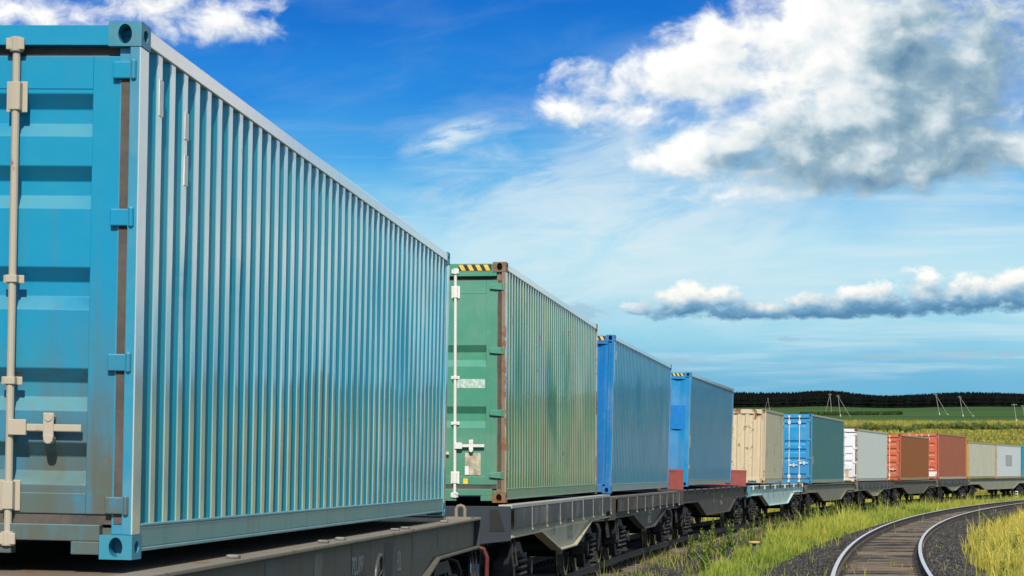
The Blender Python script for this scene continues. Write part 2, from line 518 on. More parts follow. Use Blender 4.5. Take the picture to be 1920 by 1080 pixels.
def build_bed(o, bz):
    lats = [-3.3, -3.0, -2.5, -2.05, -1.55, -1.2, -.9, -.68, 0, .68, .9, 1.2, 1.55, 2.05, 2.5, 3.0, 3.3]
    V, n = [], len(lats)
    for Y in YS:
        for l in lats:
            x, y = P(Y, o(Y) + l)
            V.append((x, y, bz(l) + (.012 * math.sin(Y * 2.3 + l * 5) if abs(l) < 2.4 else 0) - (.05 if abs(l) > 3.1 else 0)))
    F = [(i * n + k, i * n + k + 1, (i + 1) * n + k + 1, (i + 1) * n + k) for i in range(len(YS) - 1) for k in range(n - 1)]
    tag(link('ballast_bed', fast_mesh('ballast_bed', V, F, M_GRAV)), kind='structure')


build_bed(lambda Y: 0.0, bed_z)
build_bed(off2, bed_z2)

# loose stones on the ballast where the camera sees it
def build_stones():
    pts = []
    def zone(y0, y1, l0, l1, dens, rel2):
        n = int((y1 - y0) * (l1 - l0) * dens)
        Y = y0 + (y1 - y0) * rng.random(n) ** 1.4; L = rng.uniform(l0, l1, n)
        for a, b in zip(Y, L): pts.append((a, b + (off2(a) if rel2 else 0)))
    zone(34, 80, .9, 2.5, 110, False); zone(34, 95, -2.6, -.85, 120, True); zone(34, 95, .85, 2.9, 120, True); zone(34, 75, -.7, .7, 14, True)
    zone(80, 150, .9, 2.5, 18, False); zone(95, 150, -2.6, -.85, 18, True); zone(38, 70, 2.5, 3.4, 30, False)
    base = np.array([(1, 0, 0), (-1, 0, 0), (0, 1, 0), (0, -1, 0), (0, 0, 1), (0, 0, -1)], float)
    fc = np.array([(0, 2, 4), (2, 1, 4), (1, 3, 4), (3, 0, 4), (2, 0, 5), (1, 2, 5), (3, 1, 5), (0, 3, 5)])
    n = len(pts); V = np.zeros((n, 6, 3)); F = np.zeros((n, 8, 3), int); C = np.zeros((n, 6, 3))
    for i, (Y, l) in enumerate(pts):
        x, y = P(Y, l); r = rng.uniform(.018, .045)
        v = base * rng.uniform(.55, 1.25, (6, 1)) * r * (1, 1, .75)
        q = rng.uniform(0, 6.28); c_, s_ = math.cos(q), math.sin(q)
        t = rng.uniform(-.5, .5); v = v @ np.array([(1, 0, 0), (0, math.cos(t), -math.sin(t)), (0, math.sin(t), math.cos(t))]) @ np.array([(c_, -s_, 0), (s_, c_, 0), (0, 0, 1)])
        V[i] = v + (x, y, near_z(Y, l) + r * .3); F[i] = fc + i * 6
        g = rng.uniform(.018, .085) * (2.2 if rng.random() < .07 else 1); C[i] = np.array((g, g * rng.uniform(.9, 1.0), g * rng.uniform(.78, 1.02)))
    m, nt, b = new_mat('stone')
    a = nt.nodes.new('ShaderNodeAttribute'); a.attribute_name = 'tint'; nt.links.new(a.outputs['Color'], b.inputs['Base Color']); b.inputs['Roughness'].default_value = .8
    o = link('gravel', fast_mesh('gravel', V.reshape(-1, 3), F.reshape(-1, 3), m, C.reshape(-1, 3)))
    tag(o, 'loose grey stones lying on the ballast beside the rails', 'gravel', kind='stuff')


build_stones()

# ------------------------------------------------------------------ tracks
M_RAILTOP = plain('rail_running_surface', (.88, .86, .82), .34, .30, .06, 3)
M_RAILDULL = plain('rail_dull_head', (.16, .14, .12), .45, .6, .3, 5)
M_RAIL = plain('rail_rust', (.105, .075, .055), .75, 0, .35, 7)
M_CLIP = plain('rail_clip', (.035, .030, .028), .7, 0, .3, 9)


def sleeper_mat():
    m, nt, b = new_mat('sleeper_wood')
    co = objco(nt); oi = nt.nodes.new('ShaderNodeObjectInfo'); rnd = Ex(nt, oi.outputs['Random'])
    gr = noise(nt, Ex(nt, vmath(nt, 'ADD', Ex(nt, vmath(nt, 'MULTIPLY', co, (1.2, 22, 22)).outputs[0]), comb(nt, rnd * 40, rnd * 17, 0.0)).outputs[0]), 1.0, 6, .65)
    c = ramp(nt, rnd, [(0, (.012, .011, .011)), (.34, (.020, .018, .016)), (.42, (.10, .075, .055)), (.62, (.20, .125, .075)), (.80, (.24, .19, .14)), (.9, (.21, .20, .18)), (1, (.12, .07, .045))])
    c = mixc(nt, gr.step(.40, .65), c, (.20, .17, .135))
    c = mixc(nt, gr.step(.52, .36) * .75, c, (.018, .015, .013))
    nt.links.new(c.s, b.inputs['Base Color']); b.inputs['Roughness'].default_value = .85
    bp = nt.nodes.new('ShaderNodeBump'); bp.inputs['Distance'].default_value = .012; bp.inputs['Strength'].default_value = .8
    nt.links.new(gr.s, bp.inputs['Height']); nt.links.new(bp.outputs[0], b.inputs['Normal'])
    return m


M_SLEEP = sleeper_mat()
# rail profile: head, web, foot; running surface is z = 0
PROF = [(-.036, -.004), (-.030, 0), (.030, 0), (.036, -.004), (.036, -.032), (.012, -.045), (.009, -.14), (.066, -.166), (.075, -.18), (-.075, -.18), (-.066, -.166), (-.009, -.14), (-.012, -.045), (-.036, -.032)]


def build_track(label, o, y0, y1, near, mat_top, sp_=.56):
    t = thing('railway_track', label, 'track', (*P(40, o(40)), 0))
    inv = Vector(t.location)
    ys = np.arange(y0, y1, .75)
    for side in (-1, 1):
        V, F, n = [], [], len(PROF)
        for Y in ys:
            for l, z in PROF:
                x, y = P(Y, o(Y) + side * .797 + l); V.append((x - inv.x, y - inv.y, z))
        F = [(i * n + k, i * n + (k + 1) % n, (i + 1) * n + (k + 1) % n, (i + 1) * n + k) for i in range(len(ys) - 1) for k in range(n)]
        me = bpy.data.meshes.new('rail'); me.from_pydata(V, [], F)
        me.materials.append(M_RAIL); me.materials.append(mat_top)
        for i, p in enumerate(me.polygons):
            if i % n in (0, 1, 2): p.material_index = 1
        bm = bmesh.new(); bm.from_mesh(me); bmesh.ops.recalc_face_normals(bm, faces=bm.faces); bm.to_mesh(me); bm.free()
        link('rail', me, t)
    # sleepers with their tie plates and clips
    proto = []
    for k in range(3):
        w = (.140, .128, .150)[k]; b = MB(); b.box(-1.36, 1.36, -w, w, -.34, -.197)
        me = b.mesh('sleeper', M_SLEEP); me.materials.append(M_CLIP); nf = len(me.polygons)
        c = MB()
        for sd in (-1, 1):
            c.box(sd * .797 - .17, sd * .797 + .17, -.085, .085, -.196, -.182)
            for q in (-1, 1):
                c.box(sd * .797 + q * .095 - .03, sd * .797 + q * .095 + .03, -.05, .05, -.182, -.125 + .01 * k)
                c.tube((sd * .797 + q * .115, 0, -.15), (sd * .797 + q * .115, 0, -.10), .014, 6)
        proto.append((b, c))
    meshes = []
    for b, c in proto:
        mm = MB(); mm.add(b.v, b.f); mm.add(c.v, c.f); me = mm.mesh('sleeper', M_SLEEP); me.materials.append(M_CLIP)
        for i, p in enumerate(me.polygons): p.material_index = 0 if i < len(b.f) else 1
        meshes.append(me)
    Y = y0 + .3; spots = []
    while Y < y1 - .3:
        spots.append(Y); Y += sp_ / math.hypot(1, slope(Y))
    seen = sorted([q for q in spots if q >= near])[:100]; seen_set = set(seen)
    V, F, MI = [], [], []
    for q in spots:
        x, y = P(q, o(q)); a = -math.atan(slope(q)) + random.gauss(0, .012); k = random.choice((0, 0, 1, 2)); dz = random.uniform(-.006, .0)
        if q in seen_set:
            s = link('sleeper', meshes[k], t); s.location = (x - inv.x, y - inv.y, dz); s.rotation_euler = (0, 0, a)
        else:
            b = MB(); b.add(proto[k][0].v, proto[k][0].f); b.add(proto[k][1].v, proto[k][1].f)
            c_, s_ = math.cos(a), math.sin(a); off = len(V)
            V += [(x - inv.x + p[0] * c_ - p[1] * s_, y - inv.y + p[0] * s_ + p[1] * c_, p[2] + dz) for p in b.v]
            F += [tuple(i + off for i in f) for f in b.f]; MI += [0] * len(proto[k][0].f) + [1] * len(proto[k][1].f)
    me = bpy.data.meshes.new('sleeper'); me.from_pydata(V, [], F); me.materials.append(M_SLEEP); me.materials.append(M_CLIP)
    me.polygons.foreach_set('material_index', MI); me.update()
    tag(link('sleeper', me, t), kind='stuff')
    return t


build_track('rusty rails on wooden sleepers under the container train', lambda Y: 0.0, 2, 240, 33, M_RAILDULL)
build_track('empty curving track with shiny rails beside the container train', off2, 6, 240, 34, M_RAILTOP, .92)


# ------------------------------------------------------------------ grass and crops
def leaf_mat(name, rough=.7, trans=.25):
    m, nt, b = new_mat(name)
    a = nt.nodes.new('ShaderNodeAttribute'); a.attribute_name = 'tint'
    nt.links.new(a.outputs['Color'], b.inputs['Base Color']); b.inputs['Roughness'].default_value = rough; b.inputs['Specular IOR Level'].default_value = .25
    tr = nt.nodes.new('ShaderNodeBsdfTranslucent'); nt.links.new(a.outputs['Color'], tr.inputs[0])
    mx = nt.nodes.new('ShaderNodeMixShader'); mx.inputs[0].default_value = trans
    out = [n for n in nt.nodes if n.type == 'OUTPUT_MATERIAL'][0]
    nt.links.new(b.outputs[0], mx.inputs[1]); nt.links.new(tr.outputs[0], mx.inputs[2]); nt.links.new(mx.outputs[0], out.inputs[0])
    return m


M_LEAF = leaf_mat('grass_blade')


def blades(name, xyz, h, w, lean, col, tip):
    """one bent, pointed blade per row"""
    n = len(xyz); a = rng.uniform(0, 2 * np.pi, n); q = rng.uniform(0, 2 * np.pi, n)
    s = np.stack([np.cos(a), np.sin(a), np.zeros(n)], 1) * w[:, None] * .5
    d = np.stack([np.cos(q), np.sin(q), np.zeros(n)], 1) * (lean * h)[:, None]
    up = np.zeros((n, 3)); up[:, 2] = h
    V = np.stack([xyz - s, xyz + s, xyz + s * .85 + d * .35 + up * .55, xyz - s * .85 + d * .35 + up * .55, xyz + d + up * (1 - lean * .3)[:, None]], 1)
    i = np.arange(n)[:, None] * 5
    F = np.concatenate([i + [0, 1, 2], i + [0, 2, 3], i + [3, 2, 4]], 1).reshape(-1, 3)
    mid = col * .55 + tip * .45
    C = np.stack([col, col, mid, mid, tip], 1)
    return fast_mesh(name, V.reshape(-1, 3), F, M_LEAF, C.reshape(-1, 3))


def vnoise(x, y, sc, seed=0):
    """cheap smooth 2-D noise for clumping"""
    g = np.random.default_rng(seed).random((64, 64)); x = np.asarray(x) / sc; y = np.asarray(y) / sc
    xi = np.floor(x).astype(int); yi = np.floor(y).astype(int); fx = x - xi; fy = y - yi
    fx = fx * fx * (3 - 2 * fx); fy = fy * fy * (3 - 2 * fy)
    G = lambda a, b: g[a % 64, b % 64]
    return (G(xi, yi) * (1 - fx) + G(xi + 1, yi) * fx) * (1 - fy) + (G(xi, yi + 1) * (1 - fx) + G(xi + 1, yi + 1) * fx) * fy


def mixcol(a, b, t): return np.asarray(a)[None] * (1 - t)[:, None] + np.asarray(b)[None] * t[:, None]


def grass_zone(n, y0, y1, lat0, lat1, keep, hmul, c0, c1, tips, ypow=1.5, hbase=.38):
    Y = y0 + (y1 - y0) * rng.random(n) ** ypow
    f = rng.random(n); lo = np.array([lat0(q) for q in Y]); hi = np.array([lat1(q) for q in Y]); L = lo + (hi - lo) * f
    k1 = vnoise(Y, L * 2.2, 2.6, 3); k2 = vnoise(Y, L, .7, 4); p = keep(Y, L, f) * np.clip(k1 * 2.5 - .65, .05, 1.2) * (.45 + .8 * k2)
    ok = rng.random(n) < p
    Y, L, k1, k2 = Y[ok], L[ok], k1[ok], k2[ok]; m = len(Y)
    xyz = np.array([(*P(a, b), near_z(a, b) - .02) for a, b in zip(Y, L)])
    h = hmul(Y, L) * (.35 + 1.1 * k2) * (hbase * rng.uniform(.45, 1.25, m) + .28 * k1 * rng.random(m)) * (1 + .9 * (rng.random(m) < .04))
    w = np.clip(.010 + Y * .00016, .012, .04) * rng.uniform(.7, 1.3, m)
    t = np.clip((vnoise(Y, L * 1.5, 5.0, 21) * .55 + k1 * .35 + k2 * .35 - .62) * 1.9 + .5 + rng.normal(0, .2, m), 0, 1)
    col = mixcol(c0, c1, t) * rng.uniform(.7, 1.25, (m, 1))
    tip = mixcol(tips[0], tips[1], np.clip(t + rng.normal(0, .25, m), 0, 1)) * rng.uniform(.75, 1.2, (m, 1))
    return xyz, h, w, rng.uniform(.05, .5, m), col, tip


def build_grass():
    # strip between the two tracks
    a = grass_zone(210000, 44, 190, lambda Y: 2.5 - .6 * min(1, max(0, (Y - 55) / 60)), lambda Y: 3.7 + (Y - 45) * .006 if Y < 110 else 4.4,
                   lambda Y, L, f: np.clip((L - 1.8) * 1.1, .0, 1) * np.clip((4.4 - L) * 1.3, 0, 1) * np.clip((Y - 40) / 42, .14, 1), lambda Y, L: .62 + .22 * np.clip((Y - 55) / 40, 0, 1),
                   (.075, .20, .025), (.30, .38, .045), ((.17, .31, .045), (.58, .55, .10)))
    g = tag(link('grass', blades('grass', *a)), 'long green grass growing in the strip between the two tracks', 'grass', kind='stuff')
    # right of the empty track: yellow and thick
    b = grass_zone(230000, 34, 170, lambda Y: off2(Y) + 1.65 + (Y - 40) * .008, lambda Y: off2(Y) + 8,
                   lambda Y, L, f: np.clip(f * 5, .02, 1) * np.clip((Y - 33) / 8, .3, 1), lambda Y, L: 1.0 + 0 * Y,
                   (.12, .24, .03), (.50, .42, .065), ((.26, .34, .06), (.78, .65, .14)), 1.7)
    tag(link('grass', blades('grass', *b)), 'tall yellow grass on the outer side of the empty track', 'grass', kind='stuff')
    # sparse tufts in the ballast
    c2 = grass_zone(5200, 36, 130, lambda Y: off2(Y) - 3.0, lambda Y: off2(Y) - 1.5, lambda Y, L, f: (1 - f) ** 1.5 + .05, lambda Y, L: .5 + 0 * Y,
                   (.12, .24, .03), (.32, .36, .05), ((.24, .34, .06), (.6, .55, .12)), 1.4)
    c = grass_zone(1500, 36, 120, lambda Y: off2(Y) - 2.6, lambda Y: off2(Y) + 2.4, lambda Y, L, f: .35 + 0 * Y, lambda Y, L: .5 + 0 * Y,
                   (.12, .22, .03), (.35, .34, .05), ((.30, .34, .06), (.6, .5, .1)), 1.4)
    d = grass_zone(5000, 38, 90, lambda Y: .95, lambda Y: 2.2, lambda Y, L, f: .5 + 0 * Y, lambda Y, L: .55 + 0 * Y,
                   (.10, .20, .03), (.25, .26, .05), ((.25, .30, .06), (.5, .42, .12)), 1.2)
    tag(link('grass', blades('grass', *[np.concatenate([p, q]) for p, q in zip([np.concatenate([i, j]) for i, j in zip(c, c2)], d)])), 'thin tufts of grass sprouting through the ballast', 'grass', kind='stuff')
    # verge on the far side of the train
    e = grass_zone(90000, 40, 235, lambda Y: -16.0, lambda Y: -2.4, lambda Y, L, f: np.clip((-2.2 - L) * .8, .1, 1), lambda Y, L: .9 + 0 * Y,
                   (.20, .25, .03), (.52, .45, .06), ((.40, .38, .07), (.8, .68, .14)), 1.0)
    e = (e[0], e[1], e[2] * 2.0, e[3], e[4], e[5])
    tag(link('grass', blades('grass', *e)), 'sunlit yellow grass on the verge behind the container train', 'grass', kind='stuff')


build_grass()


def polar_pts(n, r0, r1, t0, t1):
    r = np.sqrt(rng.uniform(r0 * r0, r1 * r1, n)); t = np.radians(rng.uniform(t0, t1, n))
    x, y = r * np.sin(t), r * np.cos(t)
    z = np.array([terr(a, b) for a, b in zip(x, y)])
    k = np.clip((r - 190) / 300, 0, 1); z = z + k * (.5 * np.sin(x * .013 + 1) * np.cos(y * .011) + .9 * np.sin(x * .0061 + y * .004))
    return r, np.degrees(t), np.stack([x, y, z], 1)


def build_fields():
    # rough meadow between the line and the crop
    r, t, p = polar_pts(60000, 205, 520, -2, 24)
    k = vnoise(p[:, 0], p[:, 1], 14, 8); k2 = vnoise(p[:, 0], p[:, 1], 4, 9); n = len(p)
    h = .55 + .6 * k * rng.random(n); w = .16 + r * .0004
    col = mixcol((.13, .17, .03), (.40, .34, .06), np.clip(k * .9 + rng.normal(0, .2, n), 0, 1)) * rng.uniform(.7, 1.2, (n, 1))
    tip = mixcol((.24, .26, .05), (.55, .46, .10), np.clip(k2 + rng.normal(0, .2, n), 0, 1))
    tag(link('grass', blades('grass', p, h, w, rng.uniform(.1, .5, n), col, tip)), 'rough yellow green meadow below the tall crop', 'meadow', kind='stuff')
    # tall crop with a ragged, leafy front edge
    def front(t): return 505 + 22 * np.sin(t * 1.3) + 14 * np.sin(t * 3.7 + 1) + 8 * np.sin(t * 9.1)
    r, t, p = polar_pts(70000, 480, 730, -2, 24)
    ok = (r > front(t)) & (r < 700 + 14 * np.sin(t * 1.1)); r, t, p = r[ok], t[ok], p[ok]
    n = len(p); k = vnoise(p[:, 0], p[:, 1], 16, 12)
    h = 1.7 + .9 * k + rng.normal(0, .15, n); w = rng.uniform(.3, .5, n)
    d = r - front(t)
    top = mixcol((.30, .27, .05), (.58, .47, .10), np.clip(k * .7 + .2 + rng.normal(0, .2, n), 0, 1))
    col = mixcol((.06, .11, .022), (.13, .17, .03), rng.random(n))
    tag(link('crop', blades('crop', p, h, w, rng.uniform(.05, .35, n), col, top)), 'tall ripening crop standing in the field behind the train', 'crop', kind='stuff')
    # leafy undergrowth along the front of the crop
    n = 26000
    t = rng.uniform(-2, 24, n); cl = vnoise(t * 40, t * 0, 7, 5) * .6 + vnoise(t * 40, t * 0, 2.2, 6) * .4
    rr = front(t) - rng.random(n) ** .7 * (2 + 22 * np.clip(cl - .35, 0, 1)); tr = np.radians(t)
    x, y = rr * np.sin(tr), rr * np.cos(tr); z = np.array([terr(a, b) for a, b in zip(x, y)])
    kk = np.clip((rr - 190) / 300, 0, 1); z += kk * (.5 * np.sin(x * .013 + 1) * np.cos(y * .011) + .9 * np.sin(x * .0061 + y * .004))
    hh = (.5 + 2.6 * np.clip(cl - .2, 0, 1)) * rng.random(n)
    p = np.stack([x, y, z + hh * .8], 1)
    col = mixcol((.055, .09, .020), (.14, .18, .04), np.clip(rng.random(n) * .6 + .5 * hh / 2.5, 0, 1))
    tag(link('undergrowth', blades('undergrowth', p, rng.uniform(.5, 1.2, n), rng.uniform(.22, .5, n), rng.uniform(.2, .6, n), col, col * 1.6)),
        'dark green leafy undergrowth along the front edge of the crop', 'undergrowth', kind='stuff')
    # darker hedge-like strip far out in the green field
    n = 5000
    r, t, p = polar_pts(n, 1290, 1330, 6.9, 9.3)
    p[:, 2] += rng.random(n) * .8
    col = mixcol((.025, .055, .015), (.05, .09, .02), rng.random(n))
    tag(link('undergrowth', blades('undergrowth', p, rng.uniform(.6, 1.6, n), rng.uniform(.8, 1.6, n), rng.uniform(.2, .6, n), col, col * 1.3)),
        'low dark strip of scrub far out in the green field', 'undergrowth', kind='stuff')


build_fields()


def build_forest():
    m, nt, b = new_mat('conifer')
    a = nt.nodes.new('ShaderNodeAttribute'); a.attribute_name = 'tint'; nt.links.new(a.outputs['Color'], b.inputs['Base Color']); b.inputs['Roughness'].default_value = .9
    b.inputs['Specular IOR Level'].default_value = .05
    V, F, C = [], [], []; o = 0
    for rr in np.linspace(2560, 3080, 15):
        half = 1
        t = -6.0
        while t < 26:
            t += np.degrees(rng.uniform(2.6, 5.2) / rr) * (1.0 if 3 < t < 17 else 2.2)
            r = rr + rng.uniform(-16, 16); x, y = r * math.sin(R(t)), r * math.cos(R(t)); z = terr(x, y) - 1
            z += .5 * math.sin(x * .013 + 1) * math.cos(y * .011) + .9 * math.sin(x * .0061 + y * .004)
            if r > 2400: z += min(1, (r - 2400) / 500) * (7 * math.exp(-((t - 7.6) / .9) ** 2) + 3 * math.sin(t * 1.1 + 2) - .5 * max(0, t - 8) ** .8)
            h = rng.uniform(12.8, 14.4); w = h * rng.uniform(.30, .48); g = rng.uniform(.6, 1.25)
            col = np.array((.0040, .0060, .0048)) * g if rng.random() < .85 else np.array((.005, .0085, .005)) * g  # near-black tint has the cloud's shadow over the wood put into it
            for k in range(3):
                z0, z1 = z + h * (.08 + .27 * k), z + h * (.5 + .25 * k); q = rng.uniform(0, 6.28); rad = w * (1 - .26 * k)
                V += [(x + rad * rng.uniform(.75, 1.2) * math.cos(q + i * 1.0472), y + rad * rng.uniform(.75, 1.2) * math.sin(q + i * 1.0472), z0 + rng.uniform(-.6, .6)) for i in range(6)] + [(x + rng.normal(0, .15), y, z1)]
                F += [(o + i, o + (i + 1) % 6, o + 6) for i in range(6)]; C += [col] * 7; o += 7
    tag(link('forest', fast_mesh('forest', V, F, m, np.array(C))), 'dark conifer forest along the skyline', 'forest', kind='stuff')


build_forest()

# ================================================================== WAGONS
M_BLACK = plain('underframe_black', (.010, .010, .0095), .7, 0, .35, 5)
M_GRIME = plain('bogie_grime', (.024, .022, .020), .65, 0, .45, 6)
M_SPRING = plain('spring_steel', (.036, .035, .035), .5, .2, .35, 8)
M_TYRE = plain('wheel_tread', (.62, .62, .62), .22, 1.0, .12, 4)
M_RED = plain('lever_red', (.12, .018, .015), .6, 0, .25, 6)
M_PALE = plain('pale_grey_paint', (.52, .52, .48), .55, 0, .25, 9)
M_STRAP = plain('strap_steel', (.20, .195, .18), .5, .2, .3, 9)
M_MARK = plain('chalky_paint', (.40, .42, .38), .8, 0, .45, 30)


def coil(mb, c, r, w, h, turns):
    n = turns * 12
    mb.path([(c[0] + r * math.cos(2 * math.pi * i / 12), c[1] + r * math.sin(2 * math.pi * i / 12), c[2] + h * i / n) for i in range(n + 1)], w, 6)
    return mb


def bogie_meshes():
    d = {}
    b = MB(); b.box(-.95, .95, -.22, .22, .56, .80); b.tube((0, 0, .80), (0, 0, .92), .2, 16); d['bogie'] = b.mesh('bogie', M_GRIME)
    for s in (-1, 1):
        b = MB(); x0, x1 = (1.0, 1.13)
        f = lambda a, c: (s * a, s * c) if s > 0 else (-c, -a)
        q = f(x0, x1)
        b.prism([(-1.16, .60), (-.80, .64), (-.46, .80), (.46, .80), (.80, .64), (1.16, .60), (1.16, .50), (.76, .52), (.42, .68), (-.42, .68), (-.76, .52), (-1.16, .50)], 'x', *q)
        q = f(x0 + .004, x1 - .004)
        b.prism([(-.80, .515), (-.66, .575), (-.42, .25), (.42, .25), (.66, .575), (.80, .515), (.54, .13), (-.54, .13)], 'x', *q)
        q = f(x0 + .008, x1 - .012)
        for t in (-1, 1):
            b.box(*q, min(t * .30, t * .40), max(t * .30, t * .40), .245, .685)
        q = f(x0 - .02, x1 + .03)
        for t in (-1, 1):
            b.box(*q, t * .925 - .15, t * .925 + .15, .36, .56)
            b.tube((s * 1.16, t * .925, .46), (s * 1.23, t * .925, .46), .105, 14)
        d['side_frame%d' % s] = b.mesh('side_frame', M_GRIME)
        b = MB()
        for t in (-.2, 0, .2): coil(b, (s * 1.15, t, .255), .088, .021, .40, 5)
        for t in (-.1, .1): coil(b, (s * .98, t, .255), .088, .021, .40, 5)
        b.box(*f(1.06, 1.27), -.33, .33, .215, .247)
        d['spring%d' % s] = b.mesh('spring', M_SPRING)
    b = MB()
    b.tube((-1.05, 0, .475), (1.05, 0, .475), .085, 12)
    d['axle'] = b.mesh('wheelset', M_GRIME)
    for s in (-1, 1):
        b = MB(); pr = [(-.10, .10), (-.06, .16), (-.06, .38), (-.075, .41), (-.075, .502), (-.045, .505), (-.035, .478), (.062, .470), (.062, .405), (.04, .385), (.02, .17), (.06, .12)]
        b.lathe([(s * a, r) for a, r in pr], 'x', (s * .80, 0, .475), 28)
        me = b.mesh('wheel', M_GRIME); me.materials.append(M_TYRE)
        for i, p in enumerate(me.polygons):
            if i // 28 in (5, 6, 7): p.material_index = 1
        d['wheel%d' % s] = me
    b = MB()
    for t in (-1, 1):
        b.tube((-.85, t * .36, .33), (.85, t * .36, .33), .035, 8)
        for s in (-1, 1): b.box(s * .78 - .04, s * .78 + .04, t * .36 - .05, t * .36 + .12, .28, .56)
    b.tube((.15, -1.6, .40), (.15, 1.6, .40), .022, 6)
    d['brake'] = b.mesh('brake_rigging', M_BLACK)
    for k, me in d.items():
        bm = bmesh.new(); bm.from_mesh(me); bmesh.ops.recalc_face_normals(bm, faces=bm.faces); bm.to_mesh(me); bm.free()
    return d


BG = bogie_meshes()


def add_bogie(root, y):
    o = link('bogie', BG['bogie'], root); o.location = (0, y, 0)
    for s in (-1, 1):
        link('side_frame', BG['side_frame%d' % s], o); link('spring', BG['spring%d' % s], o)
    for t in (-.925, .925):
        a = link('wheelset', BG['axle'], o); a.location = (0, t, 0)
        for s in (-1, 1):
            w = link('wheel', BG['wheel%d' % s], o); w.location = (0, t, 0)
    link('brake_rigging', BG['brake'], o)


def chord_end(Y0, L, lat):
    """Y of the point a straight L beyond Y0 on the curve at lateral lat"""
    x0, y0 = P(Y0, lat); a, b = Y0, Y0 + L * 1.1
    for _ in range(40):
        m = (a + b) / 2; x, y = P(m, lat)
        if math.hypot(x - x0, y - y0) < L: a = m
        else: b = m
    return a


def scribble(mb, x, y0, z0, w, h, rows, cols, seed):
    """rows of worn, unreadable painted strokes on a plate facing +x"""
    r = random.Random(seed)
    for i in range(rows):
        for j in range(cols):
            if r.random() < .12: continue
            cy, cz = y0 + w * (j + .5) / cols, z0 + h * (i + .5) / rows; a, b = w / cols * .36, h / rows * .36
            k = r.randint(0, 3); t = min(a, b) * .32
            segs = [((-a, -b), (-a, b)), ((a, -b), (a, b)), ((-a, b), (a, b)), ((-a, -b), (a, -b)), ((-a, 0), (a, 0)), ((-a, -b), (a, b))]
            for (p, q) in r.sample(segs, 2 + k % 3):
                d = Vector((q[0] - p[0], q[1] - p[1])); n = Vector((-d.y, d.x)).normalized() * t
                poly = [(cy + p[0] - n.x, cz + p[1] - n.y), (cy + q[0] - n.x, cz + q[1] - n.y), (cy + q[0] + n.x, cz + q[1] + n.y), (cy + p[0] + n.x, cz + p[1] + n.y)]
                mb.add([(x, *v) for v in poly], [(0, 1, 2, 3)])


